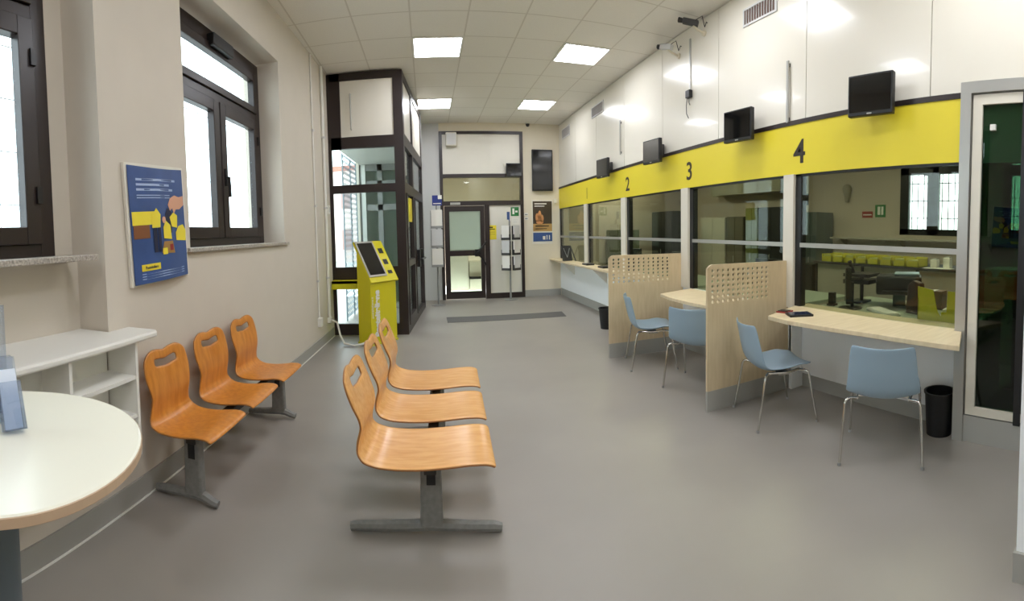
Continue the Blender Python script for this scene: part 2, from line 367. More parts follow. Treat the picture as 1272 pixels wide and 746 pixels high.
# ------------------------------------------------------------------ left windows
def wall_window(i, s0, s1):
    t = thing('window_%d' % i, LW(-.24, s0), -AL, kind='structure')
    L = s1 - s0; c = L / 2; H0, H1 = ZS, 3.38
    m = MB()
    m.box(-.06, 0, 0, .1, H0, H1); m.box(-.06, 0, L - .1, L, H0, H1); m.box(-.06, 0, .1, L - .1, H0, H0 + .07); m.box(-.06, 0, .1, L - .1, H1 - .13, H1)
    m.box(-.06, 0, .1, L - .1, 2.76, 2.84)
    m.build('window_frame', M_BROWN, t, bevel=.004)
    for a, b, z0, z1, nm in ((.1, c - .01, H0 + .07, 2.76, 'sash'), (c + .01, L - .1, H0 + .07, 2.76, 'sash'), (.1, L - .1, 2.84, H1 - .13, 'transom_sash')):
        m = MB(); k = .105 if nm == 'sash' else .075
        m.box(-.05, .02, a, a + k, z0, z1); m.box(-.05, .02, b - k, b, z0, z1); m.box(-.05, .02, a + k, b - k, z0, z0 + k * .9); m.box(-.05, .02, a + k, b - k, z1 - k, z1)
        o = m.build(nm, M_BROWN, t, bevel=.005)
        MB().box(-.035, -.03, a + k, b - k, z0 + k * .9, z1 - k).build('glass_pane', M_GLASS, o)
    m = MB(); m.tube([(.02, c + .06, 2.08), (.055, c + .06, 2.08), (.06, c + .06, 1.98), (.055, c + .07, 1.90)], .014); m.box(.02, .034, c + .04, c + .08, 2.0, 2.16); m.build('handle', M_BLACK, t)
    m = MB(); m.box(.0, .075, L * .42, L * .62, H1 - .17, H1 - .06); m.build('transom_opener', M_BLACK, t, bevel=.01)
    for z in (1.75, 2.5): MB().box(.02, .035, L - .135, L - .10, z, z + .09).build('hinge', M_BLACK, t)
    m = MB()
    for k in range(11): m.tube([(-.22, .04 + k * (L - .08) / 10, H0), (-.22, .04 + k * (L - .08) / 10, H1)], .003, 6)
    for z in (1.77, 2.08, 2.39, 2.70, 3.01): m.tube([(-.22, 0, z), (-.22, L, z)], .004, 6)
    g = m.build('security_grille', mat('glare_pale_grille', (235, 238, 240), .6), t)  # window glare put into the bars: near-white colour, thin gauge
    MB().box(-.2, .275, -.06, L + .06, ZS - .03, ZS).build('window_sill', M_MARBLE, t, bevel=.004)
wall_window(1, W1[0], 1.78)
MB().box(-.42, -.26, 1.78, 1.93, ZS, ZT).build('reveal_filler', M_WALL, lw); wall_window(2, *W2)
# ------------------------------------------------------------------ ceiling light panels
lx = [(.20, 'left'), (2.15, 'right')]; ly = [(8.70, 'far'), (6.10, 'near')]
for x, sx in lx:
    for y, sy in ly:
        t = thing('ceiling_light', (x, y, ZC), 0, {'leftfar': 'square ceiling light panel nearest the glazed entrance box, in the far row', 'rightfar': 'square ceiling light panel nearest the wall television, far row',
            'leftnear': 'large square ceiling light panel in the nearer row, above the yellow kiosk side', 'rightnear': 'large square ceiling light panel in the nearer row, on the teller side'}[sx + sy], 'ceiling light', 'square light panels in the ceiling')
        MB().box(-.3, .3, -.3, .3, -.012, -.004).build('diffuser', M_PANELLIGHT, t)
        m = MB(); m.box(-.325, .325, -.325, -.3, -.015, 0); m.box(-.325, .325, .3, .325, -.015, 0); m.box(-.325, -.3, -.3, .3, -.015, 0); m.box(.3, .325, -.3, .3, -.015, 0)
        m.build('frame', M_WHITE, t)
for x in (.20, 2.15):
    for y in (3.5, .9, -1.7):
        t = thing('ceiling_light', (x, y, ZC), 0, 'square ceiling light panel %s, %s column' % ({3.5: 'above the far end of the benches', .9: 'above the camera, over the round table', -1.7: 'in the row behind the camera'}[y], 'left' if x < 1 else 'right'), 'ceiling light', 'ceiling panels over the near part of the hall')
        MB().box(-.3, .3, -.3, .3, -.012, -.004).build('diffuser', M_PANELLIGHT, t)
        m = MB(); m.box(-.325, .325, -.325, -.3, -.015, 0); m.box(-.325, .325, .3, .325, -.015, 0); m.box(-.325, -.3, -.3, .3, -.015, 0); m.box(.3, .325, -.3, .3, -.015, 0)
        m.build('frame', M_WHITE, t)

# ------------------------------------------------------------------ entrance vestibule
VX0, VX1, VY0, VY1 = -1.44, -.31, 6.80, 9.36; VXB = -.07
vb = thing('glazed_vestibule', (0, 0, 0), 0, 'dark framed glass entrance box rising to the ceiling beside the yellow kiosk', 'entrance booth')
VZ = ZC - .02
m = MB()
m.box(VX0, VX0 + .045, VY0, VY0 + .07, 0, 2.8); m.box(VX0, VX0 + .20, VY0, VY0 + .07, 2.8, VZ); m.box(VX1 - .14, VX1, VY0, VY0 + .07, 0, VZ)
for z0, z1 in ((0, .17), (.84, 1.03), (2.14, 2.26), (2.80, 2.97), (3.80, VZ)): m.box(VX0 + .045, VX1 - .14, VY0, VY0 + .07, z0, z1)
m.build('front_frame', M_BROWN, vb)
MB().box(VX0 + .20, VX1 - .14, VY0 + .02, VY0 + .05, 2.97, 3.80).build('white_panel', M_PANEL2, vb)
for z0, z1 in ((.17, .84), (1.03, 2.14), (2.26, 2.80)):
    MB().box(VX0 + .045, VX1 - .14, VY0 + .03, VY0 + .04, z0, z1).build('glass_pane', M_VGLASS, vb)
m = MB(); m.tube([(-1.08, VY0 + .02, 3.08), (-1.08, VY0 - .02, 3.08), (-1.08, VY0 - .02, 3.60), (-1.08, VY0 + .02, 3.60)], .012); m.build('handle_bar', M_ALU, vb)
# side face, from (VX1,VY0) to (VXB,VY1)
sd = Vector((VXB - VX1, VY1 - VY0, 0)); SL = sd.length; T = basis((VX1, VY0, 0), sd, (0, 0, 1))     # local x along, y up, z outward
T = Matrix.Translation((VX1, VY0, 0)) @ Matrix.Rotation(math.atan2(sd.y, sd.x), 4, 'Z')               # local x along the side, y into the booth
m = MB()
for a, b in ((.0, .12), (1.0, 1.12), (SL - .12, SL)): m.box(a, b, 0, .07, 0, VZ, T)
for z0, z1 in ((0, .12), (2.12, 2.28), (2.82, 3.0), (3.80, VZ)): m.box(.12, SL - .12, .0, .07, z0, z1, T)
m.build('side_frame', M_BROWN, vb)
m = MB(); m.box(.12, 1.0, .02, .05, 3.0, 3.80, T); m.box(1.12, SL - .12, .02, .05, 3.0, 3.80, T); m.build('white_panel', M_PANEL2, vb)
for a, b in ((.12, 1.0), (1.12, SL - .12)):
    for z0, z1 in ((.12, 2.12), (2.28, 2.82)):
        MB().box(a, b, .03, .04, z0, z1, T).build('glass_pane', M_VGLASS, vb)
m = MB(); m.box(.14, .21, -.01, .06, .12, 2.12, T); m.box(.91, .98, -.01, .06, .12, 2.12, T); m.box(.21, .91, -.01, .06, .12, .24, T); m.box(.21, .91, -.01, .06, 1.0, 1.1, T)
m.box(1.14, 1.21, -.01, .06, .12, 2.12, T); m.box(SL - .21, SL - .13, -.01, .06, .12, 2.12, T); m.box(1.21, SL - .2, -.01, .06, .95, 1.15, T)
m.build('door_leaf', M_BROWN, vb)
m = MB(); m.tube([T @ Vector(p) for p in ((1.3, -.01, 1.05), (1.3, -.09, 1.05), (1.85, -.09, 1.05), (1.85, -.01, 1.05))], .02); m.box(1.25, 1.36, -.06, 0, .92, 1.22, T); m.box(1.8, 1.9, -.06, 0, .92, 1.22, T)
m.build('push_bar', M_BLACK, vb)
m = MB(); m.prism([(VX0 + .01, VY0 + .07), (VX1 - .05, VY0 + .07), (VX1 - .05, VY1), (-1.33, VY1)], 2.93, 2.97, 'z'); m.build('soffit', M_WHITE, vb)
# inner back face of the vestibule
m = MB()
for a, b in ((-1.33, -1.24), (-.98, -.88), (VXB - .1, VXB)): m.box(a, b, VY1 - .07, VY1, 0, VZ)
for z0, z1 in ((0, .12), (2.0, 2.12), (2.45, 2.6), (2.8, 2.95)): m.box(-1.25, VXB, VY1 - .07, VY1, z0, z1)
m.build('back_frame', M_GREYMET, vb)
MB().box(-1.25, VXB, VY1 - .03, VY1 - .02, .1, VZ - .9).build('glass_pane', glass('frosted_pane', (200, 212, 205), .02, haze=.75, hcol=(215, 225, 218)), vb)
MB().box(-1.33, VXB - .02, VY1, VY1 + .03, 2.97, VZ).build('upper_panel', M_PANEL2, vb)
MB().box(.60, .88, .015, .028, 1.7, 2.08, T).build('yellow_notice', M_YEL, vb)
MB().box(-1.30, -1.22, VY1 - .09, VY1 - .071, .12, 2.93).build('white_jamb', M_WHITE, vb)
# lattice gate in the outer opening
gt = thing('lattice_gate', LW(-.05, 7.34), -AL, 'folded metal lattice security gate at the street side of the entrance box', 'gate')
m = MB()
for k in range(11):
    y = .62 + k * .11
    for q in range(29):
        z = .05 + q * .1; m.tube([(0, y, z), (0, y + .11, z + .05)], .0075, 4); m.tube([(0, y + .11, z + .05), (0, y, z + .1)], .0075, 4)
m.build('lattice', M_LATT, gt)
m = MB()
for k in (0, 6, 11): m.box(-.012, .012, .612 + k * .11, .628 + k * .11, 0, 2.95)
m.build('bars', M_LATT, gt)
st = tag(MB().box(-3.6, -2.05, 6.5, 9.5, -.1, .0).box(-3.6, -2.75, 6.5, 9.5, 0, .16).box(-3.6, -3.1, 6.5, 9.5, .16, .32).build('entrance_steps', M_CONC), 'pale stone steps outside the glazed entrance box', 'steps')
bld = thing('street_building', (-11, 31, -.25), 0, 'pale house across the street seen through the entrance glass', 'building')
MB().box(0, 6.5, 0, 8, 0, 6.2).build('wall', mat('pale_render', (225, 205, 196), .8), bld)
for k in range(4):
    for z in (.8, 3.6): MB().box(.7 + k * 1.5, 1.4 + k * 1.5, -.04, .02, z, z + 1.4).build('window', mat('shutter', (150, 120, 115), .7), bld)
MB().box(-.3, 6.8, -.3, 8.3, 6.2, 6.5).build('roof', mat('roof_tiles', (170, 110, 95), .8), bld)
tag(MB().box(-60, -2.6, -60, 60, -.35, -.25).build('ground', M_ASPH), kind='structure')

# conduits on the left wall
for s, r, lab in ((5.95, .012, 'thin white vertical conduit on the left wall, nearer the camera'), (6.45, .022, 'thicker white vertical conduit on the left wall next to the entrance box')):
    t = thing('wall_conduit', LW(0, s), -AL, lab, 'pipe')
    m = MB(); m.tube([(r, 0, .34), (r, 0, ZC - .01)], r, 8); m.build('pipe', M_WHITE, t)
    for z in (.9, 1.9, 2.9): MB().box(0, 2 * r + .006, -r - .012, r + .012, z, z + .025).build('clip', M_PIER, t)
    MB().box(0, .05, -.045, .045, (.30 if r < .02 else .26), (.42 if r < .02 else .34)).build('junction_box', M_WHITE, t, bevel=.004)
t = thing('wall_switch', LW(0, 6.62), -AL, 'small white switch box on the left wall beside the entrance box', 'switch'); MB().box(0, .035, -.04, .04, 1.83, 1.96).build('housing', M_WHITE, t, bevel=.005); MB().box(.035, .042, -.02, .02, 1.86, 1.93).build('button', M_PIER, t)

# ------------------------------------------------------------------ kiosk
kf = Vector((.77, -.64, 0)).normalized(); kw = Vector((-kf.y, kf.x, 0))     # facing, width direction (away right)
kx = thing('ticket_kiosk', (-.785, 6.10, 0), math.atan2(kf.y, kf.x), 'bright yellow ticket kiosk with sloped black touchscreen in front of the entrance box', 'kiosk')
# local x = facing (front at 0, back negative), local y = width (0..WK)
WK = .50
m = MB(); m.prism([(-.26, 0), (0, 0), (0, .86), (-.26, 1.26)], 0, WK, 'y'); m.build('body', M_YELK, kx, bevel=.006)
sl = Vector((-.32, 0, .52)); n_ = Vector((.52, 0, .32)).normalized(); p0 = Vector((.03, 0, .88))
Tk = Matrix.Translation(p0) @ Matrix(((0, sl.normalized().x, n_.x), (1, 0, 0), (0, sl.normalized().z, n_.z))).to_4x4()
m = MB(); m.box(-.01, WK + .02, -.02, sl.length + .02, -.035, .0, Tk); m.build('sloped_head', M_YELK, kx, bevel=.006)
m = MB(); m.box(-.005, .33, .06, sl.length + .01, .0, .012, Tk); m.build('screen_bezel', M_ALU, kx)
m = MB(); m.box(.02, .30, .09, sl.length - .02, .012, .016, Tk); m.build('touchscreen', M_SCREEN, kx)
for a, b in ((.42, .50), (.24, .32), (.09, .14)):
    m = MB(); m.box(.38, .46, a, b, 0, .006, Tk); m.build('slot', M_BLACK, kx)
text('lettering', 'Posteitaliane', .125, M_WHITE, kx, basis((.004, .12, .43), (0, 0, 1), (0, -1, 0)), bold=.007)
text('lettering', 'posteitaliane.it', .05, M_WHITE, kx, basis((.004, .03, .52), (0, 0, 1), (0, -1, 0)))
MB().box(-.27, .01, -.01, WK + .01, 0, .03).build('plinth', M_YELD, kx)
lb = thing('yellow_ledge', (VX0 + .02, VY0 - .2, 0), 0, 'narrow yellow ledge between left wall and kiosk at the entrance glass', 'ledge')
MB().box(0, .62, 0, .2, .80, .84).build('board', M_YELK, lb); MB().box(0, .62, 0, .012, .72, .84).build('front_lip', M_YELK, lb)
hs = tag(MB().tube([LW(.05, 6.45, .30) + Vector((.0, 0, 0)), LW(.16, 6.35, .28), LW(.22, 6.25, .12), LW(.30, 6.15, .03), LW(.45, 6.1, .015), LW(.54, 6.12, .03), LW(.60, 6.13, .05)], .014, 8).build('white_hose', M_WHITE, smooth=True),
    'white flexible cable looping from the wall socket to the yellow kiosk', 'cable')

# ------------------------------------------------------------------ back door unit
bd = thing('door_2', (DX0, YB - .04, 0), 0, kind='structure')
W = DX1 - DX0; YT = .12
m = MB(); m.box(0, .07, 0, YT, 0, DZ); m.box(W - .07, W, 0, YT, 0, DZ); m.box(.07, W - .07, 0, YT, DZ - .06, DZ); m.box(.07, W - .07, 0, YT, 2.72, 2.80)
m.box(.07, W - .07, 0, YT, 2.10, 2.20); m.box(.98, 1.09, 0, YT, 0, 2.10); m.box(1.09, W - .07, 0, YT, 0, .12)
m.build('door_frame', M_BROWN, bd)
MB().box(.07, W - .07, .04, .08, 2.80, DZ - .06).build('upper_panel', M_PANEL2, bd)
MB().box(1.09, W - .07, .04, .08, .12, 2.10).build('side_panel', M_PANEL2, bd)
MB().box(.07, W - .07, .05, .06, 2.20, 2.72).build('transom_glass', M_TGLASS, bd)
m = MB(); m.box(.08, .19, -.01, .06, .02, 2.09); m.box(.88, .97, -.01, .06, .02, 2.09); m.box(.19, .88, -.01, .06, .02, .18); m.box(.19, .88, -.01, .06, 1.97, 2.09); m.box(.19, .88, -.01, .06, .98, 1.10)
dl = m.build('door_leaf', M_BROWN, bd)
MB().box(.19, .88, .02, .03, .18, .98).build('glass_pane', M_TGLASS, dl); MB().box(.19, .88, .02, .03, 1.10, 1.97).build('glass_pane', M_FROST, dl)
m = MB(); m.tube([(.80, -.02, 1.02), (.78, -.09, 1.04), (.90, -.1, 1.16), (.99, -.1, 1.28)], .022, 6); m.tube([(.78, -.09, 1.04), (.90, -.09, .92), (.97, -.09, .78)], .022, 6); m.tube([(.99, -.1, 1.28), (1.0, -.02, 1.28)], .02, 6); m.tube([(.97, -.09, .78), (.97, -.0, .78)], .02, 6); m.box(.74, .86, -.05, 0, .96, 1.12)
m.build('panic_handle', M_BLACK, dl)
MB().box(.22, .44, -.03, 0, 2.12, 2.17).build('door_closer', M_ALU, bd)
# corridor behind the back door
m = MB(); m.box(-.6, 3.2, 13.0, 13.1, 0, 3.2); m.box(-.7, -.6, YB + .15, 13.1, 0, 3.2); m.box(3.2, 3.3, YB + .15, 13.1, 0, 3.2); m.box(-.7, 3.3, YB + .15, 13.1, 3.2, 3.3)
tag(m.build('wall_corridor', M_OFFW), kind='structure')
t = thing('corridor_cabinet', (.55, 11.8, 0), 0, 'pale low cabinet seen through the lower glass of the back door', 'cabinet')
MB().box(0, .5, 0, .4, 0, .95).build('body', M_PANEL2, t); MB().box(.03, .47, -.01, 0, .05, .9).build('door', M_WHITE, t); MB().box(.52, .9, 0, .4, 0, .75).build('side_unit', M_PANEL2, t); m = MB(); m.box(.5, 1.1, -.1, .3, .3, .36); m.build('shelf', M_BLACK, t)

t = thing('added_corridor_light', (1.0, 11.6, 3.2), 0, 'unseen light panel added to brighten the corridor behind the back door', 'ceiling light'); MB().box(-.3, .3, -.3, .3, -.02, 0).build('diffuser', emit('corridor_fill', (250, 248, 240), 14.0), t); MB().box(-.32, .32, -.32, .32, -.008, 0).build('frame', M_WHITE, t)  # panel added out of view so the door glass looks paler

# things on the back wall
YW = YB
def wallmon(name, x0, x1, z0, z1, y, label, cat): 
    t = thing(name, ((x0 + x1) / 2, y, z0), 0, label, cat); hw = (x1 - x0) / 2; h = z1 - z0
    MB().box(-hw, hw, -.09, -.04, 0, h).build('housing', M_BLACK, t, bevel=.006)
    MB().box(-hw + .02, hw - .02, -.094, -.09, .025, h - .02).build('screen', M_SCREEN, t)
    MB().box(-.06, .06, -.04, 0, h * .3, h * .7).build('wall_bracket', M_DKGREY, t)
    return t
wallmon('television', 2.39, 2.87, 2.41, 3.34, YW, 'tall black portrait television on the cream wall right of the back door', 'television')
wallmon('display_screen', 1.79, 2.15, 2.72, 3.02, YW - .04, 'small black screen at the upper right corner of the back door frame', 'monitor')
t = thing('wall_speaker', (.58, YW, 3.40), 0, 'pale beige speaker box on the white panel above the back door', 'speaker'); MB().box(-.12, .12, -.14, -.0, 0, .30).build('housing', M_PANEL2, t, bevel=.02); MB().box(-.1, .1, -.15, -.14, .03, .27).build('grille', M_PIER, t)
t = thing('dome_camera', (2.30, YW - .1, ZC), 0, 'small black dome camera on ceiling edge above the television', 'camera'); MB().lathe([(.05, 0), (.05, -.03), (.0, -.03)][:2], n=16).build('mount', M_WHITE, t); MB().lathe([(.045, -.03), (.042, -.06), (.03, -.085), (.01, -.095)], n=16).build('dome', M_BLACK, t, smooth=True)
def frame_poster(name, x0, x1, z0, z1, label, shapes, m_bg, y=YW):
    t = thing(name, (x0, y, z0), 0, label, 'poster'); Wd, Hh = x1 - x0, z1 - z0
    MB().box(0, Wd, -.012, 0, 0, Hh).build('backing', M_PANEL2, t)
    for k, (nm, a, b, c, d, mm) in enumerate(shapes): MB().box(a * Wd, b * Wd, -.014 - .0015 * k, -.012, c * Hh, d * Hh).build(nm, mm, t)
    return t
t = frame_poster('wall_poster', 2.385, 2.875, 1.20, 2.21, 'dark brown and orange framed poster with blue strip below the television', [
    ('photo_print', .04, .96, .46, .97, mat('poster_brown', (70, 58, 44), .5)), ('caption_band', .04, .96, .29, .46, M_ORANGE), ('blue_strip', .04, .96, .06, .26, M_POSTERBLUE),
    ('headline', .12, .7, .90, .925, M_PAPER), ('headline', .12, .6, .85, .87, M_PAPER), ('white_print', .5, .62, .10, .18, M_PAPER), ('white_print', .68, .72, .10, .2, M_PAPER), ('white_print', .8, .84, .10, .2, M_PAPER), ('headline', .15, .8, .40, .42, M_BROWN), ('headline', .15, .7, .34, .355, M_BROWN)], M_PAPER)
m = MB(); Wd, Hh = .49, 1.01
for cx, cz, rx, rz in ((.24, .60, .09, .10), (.36, .64, .08, .12), (.46, .58, .09, .09), (.36, .50, .18, .05)):
    m.prism([((cx + rx * math.cos(k * PI / 6)) * Wd, (cz + rz * math.sin(k * PI / 6)) * Hh) for k in range(12)], -.03, -.028, 'y')
m.build('printed_figures', mat('printed_warm', (214, 150, 96), .5), t)
def flat_sign(name, x0, x1, z0, z1, y, label, m_bg, cat, parts=()):
    t = thing(name, (x0, y, z0), 0, label, cat); Wd, Hh = x1 - x0, z1 - z0
    MB().box(0, Wd, -.004, 0, 0, Hh).build('sheet', m_bg, t)
    for nm, a, b, c, d, mm in parts: MB().box(a * Wd, b * Wd, -.006, -.004, c * Hh, d * Hh).build(nm, mm, t)
    return t
YP = YB
flat_sign('yellow_notice', 1.36, 1.555, 1.33, 1.65, YP, 'yellow paper notice taped on the white panel beside the door', M_YEL, 'notice', [('print', .15, .85, .7, .76, M_NUM), ('print', .15, .6, .8, .9, M_NUM), ('print', .15, .85, .5, .53, M_NUM1), ('print', .15, .85, .35, .38, M_NUM1)])
flat_sign('exit_sign', 1.895, 2.08, 1.85, 2.05, YP, 'green emergency exit sign on the white panel above the leaflet stand', M_GREEN, 'sign', [('running_figure', .2, .45, .2, .85, M_WHITE), ('arrow', .55, .85, .4, .6, M_WHITE)])
flat_sign('small_notice', 1.92, 2.08, 1.66, 1.82, YP, 'small white notice right below the green exit sign', M_PAPER, 'notice', [('print', .15, .85, .6, .66, M_PIER), ('print', .15, .7, .3, .36, M_PIER)])
for k, z in enumerate((1.78, 1.87)):
    t = thing('wall_switch', (2.25, YW, z), 0, ['lower of two light switches beside the back door', 'upper of two light switches beside the back door'][k], 'switch', 'pair of switches by the back door')
    MB().box(-.045, .045, -.012, 0, -.02, .045).build('plate', M_WHITE, t); MB().box(-.03, .03, -.018, -.012, -.004, .02).build('rocker', M_GREYMET, t)

# leaflet stands
def leaflet_stand(loc, z0, n, wd, label, faces, ch, ap=0.0):
    t = thing('leaflet_stand', loc, 0, label, 'leaflet stand', 'leaflet stands by the back door')
    MB().lathe([(.15, 0), (.15, .012), (.03, .02)], n=24).build('base', M_GREYMET, t)
    m = MB(); m.tube([(0, 0, .015), (0, 0, z0 + n * ch + .08)], .02, 10); m.build('pole', M_GREYMET, t)
    for k in range(n):
        zb = z0 + k * ch
        m = MB()
        for ang in faces:
            T = Matrix.Rotation(ang, 4, 'Z') @ Matrix.Translation((0, -ap, 0))
            m.box(-wd / 2, wd / 2, -.085, -.02, zb, zb + .012, T); m.box(-wd / 2, wd / 2, -.09, -.085, zb, zb + .05, T); m.box(-wd / 2, wd / 2, -.024, -.02, zb, zb + ch - .03, T)
            m.box(-wd / 2, -wd / 2 + .005, -.09, -.02, zb, zb + .12, T); m.box(wd / 2 - .005, wd / 2, -.09, -.02, zb, zb + .12, T)
        m.build('tray', M_GREYMET if len(faces) < 2 else M_DKGREY, t)
        for q, ang in enumerate(faces):
            o = MB().box(-wd / 2 + .012, wd / 2 - .012, -.083 - ap, -.05 - ap, .002, ch - .03).build('leaflet_stack', [M_PAPER, M_PIER][(q + k) % 2])
            o.location = Vector(loc) + Vector((0, 0, zb + .012)); o.rotation_euler.z = ang
            row = ['bottom', 'middle', 'top'][k]
            side = '' if len(faces) < 2 else [' left face', ' right face'][q]
            tag(o, 'pale leaflets in the %s tray of the %s%s' % (row, 'stand with blue sign' if len(faces) < 2 else 'revolving rack', side), 'leaflets', 'leaflets in the stands by the back door')
    return t
leaflet_stand((.20, 9.55, 0), .80, 3, .25, 'grey leaflet stand with blue sign left of the back door', [0], .40)
t = leaflet_stand((1.80, 9.93, 0), .66, 3, .20, 'revolving dark leaflet rack in front of the white panel of back door', [-.62, .62], .33, .14)
t = thing('blue_sign', (.22, 9.55, 2.075), 0, 'small blue and white sign standing on top of the left leaflet stand', 'sign'); MB().box(-.10, .10, -.01, 0, 0, .21).build('sheet', M_NAVY if False else mat('sign_blue', (36, 52, 130), .4), t); MB().box(.02, .10, -.013, -.01, .13, .21).build('white_print', M_PAPER, t); MB().box(-.08, .08, -.013, -.01, .03, .05).build('white_print', M_PAPER, t)
t = thing('card_holder', (1.80, 9.90, 1.73), 0, 'small dark card holder on top of the revolving leaflet rack', 'card holder'); m = MB(); m.box(-.06, -.0, -.02, .0, .03, .20); m.tube([(0, 0, 0), (-.03, -.01, .05)], .01, 6); m.build('holder', M_POSTERBLUE, t)
t = thing('floor_mat', (0, 0, 0), 0, 'long dark grey floor strip lying in front of the back door', 'mat')
MB().prism([(.30, 7.62), (2.36, 7.62), (2.42, 8.10), (.30, 8.10)], 0, .005, 'z').build('strip', mat('dark_mat', (92, 90, 88), .7, noise=.1, nscale=60), t)

# ------------------------------------------------------------------ upper right wall fittings
mons = [(2.03, 'black monitor hanging above counter four, largest and nearest'), (3.60, 'black monitor hanging above counter three, second from the camera'), (5.40, 'black monitor hanging above counter two, third from the camera'), (7.14, 'black monitor hanging above counter one, smallest and farthest')]
for y, lab in mons:
    t = thing('display_monitor', (XR, y, 2.37), .12, lab, 'monitor', 'monitors above the teller windows')
    MB().box(-.20, -.15, -.19, .19, 0, .31).build('housing', M_BLACK, t, bevel=.008)
    MB().box(-.203, -.20, -.175, .175, .03, .295).build('screen', M_SCREEN, t)
    m = MB(); m.box(-.15, -.05, -.03, .03, .13, .2); m.box(-.05, -.015, -.05, .05, .10, .26); m.build('wall_bracket', M_DKGREY, t)
    MB().box(-.206, -.203, -.02, .02, .008, .018).build('badge', M_ALU, t)
for y0, y1, z0, z1, lab in ((3.24, 3.70, 3.58, 3.72, 'ventilation grille high on the white panels, nearest the camera'), (7.5, 8.05, 3.58, 3.74, 'ventilation grille high on the white panels, middle one'), (9.42, 9.95, 3.56, 3.74, 'ventilation grille high on the white panels, near the back wall')):
    t = thing('vent_grille', (XR, y0, z0), 0, lab, 'vent', 'ventilation grilles in the panel wall'); L, h = y1 - y0, z1 - z0
    m = MB(); m.box(-.012, 0, -.02, 0, -.02, h + .02); m.box(-.012, 0, L, L + .02, -.02, h + .02); m.box(-.012, 0, 0, L, -.02, 0); m.box(-.012, 0, 0, L, h, h + .02); m.build('frame', M_PIER, t)
    m = MB()
    for k in range(12): m.box(-.01, -.003, k * L / 12 + .004, (k + .3) * L / 12, 0, h)
    m.build('slats', M_PIER, t)
    MB().box(-.002, -.0005, 0, L, 0, h).build('backing', mat('vent_brown', (92, 66, 52), .7), t)
for y, z0, z1, lab in ((3.05, 2.49, 3.05, 'slim grey vertical handle bar on the white panel above counter four'), (6.75, 2.70, 3.24, 'slim grey vertical handle bar on the far white panel above counter two')):
    t = thing('panel_handle', (XR, y, 0), 0, lab, 'handle'); m = MB(); m.box(-.03, -.015, -.012, .012, z0, z1); m.build('bar', M_ALU, t); [MB().box(-.015, 0, -.01, .01, q, q + .03).build('mount', M_DKGREY, t) for q in (z0 + .02, z1 - .05)]
def cctv(y, z, dy, lab, mm):
    t = thing('security_camera', (XR, y, z), 0, lab, 'security camera', 'cameras on the panel wall')
    m = MB(); m.lathe([(.035, 0), (.035, .02)], n=14, T=Matrix.Rotation(-PI / 2, 4, 'Y')); m.tube([(-.01, 0, 0), (-.10, .0, .02), (-.16, .0, .05)], .014, 8); m.build('arm', mat('cream_plastic', (214, 204, 180), .5), t, smooth=True)
    T = Matrix.Translation((-.16, 0, .08)) @ Matrix.Rotation(dy, 4, 'Z') @ Matrix.Rotation(.25, 4, 'X')
    m = MB(); m.box(-.03, .03, -.06, .12, -.03, .03, T); m.build('body', mm, t, bevel=.006)
    m = MB(); m.lathe([(.026, 0), (.03, .05), (.024, .055)], n=14, T=T @ Matrix.Translation((0, .12, 0)) @ Matrix.Rotation(-PI / 2, 4, 'X')); m.build('lens', M_BLACK, t, smooth=True)
    m = MB(); m.tube([(-.16, -.05, .09), (-.12, -.12, .12), (-.07, -.10, .02), (-.02, -.06, .10), (0, -.05, .1)], .005, 6); m.build('cable', M_BLACK, t)
cctv(4.98, 3.66, .35, 'pale bullet security camera with dangling cable, left of the pair', M_PIER)
cctv(4.42, 3.74, .9, 'dark security camera on a cream arm, right of the pair', M_DKGREY)
t = thing('cable_junction', (XR, 4.72, 3.08), 0, 'small black connector box with hanging wires on the white panels', 'cable box')
MB().box(-.05, 0, -.045, .045, 0, .09).build('box', M_BLACK, t, bevel=.006); m = MB(); m.box(-.014, 0, -.012, .012, .09, .70); m.build('trunking', M_ALU, t)
m = MB(); m.tube([(-.03, .03, 0), (-.03, .05, -.08), (-.03, .045, -.18), (-.03, .0, -.24)], .005, 6); m.tube([(-.03, -.01, 0), (-.03, -.01, -.06), (-.03, -.03, -.09)], .005, 6); m.build('wire', M_BLACK, t)
t = thing('wall_sensor', (XR, 10.0, 2.33), 0, 'small cream sensor at the far end of the yellow fascia', 'sensor')
t.location = (2.95, YB, 2.18); MB().box(-.035, .035, -.05, 0, -.05, .06).build('housing', M_PANEL2, t, bevel=.01)

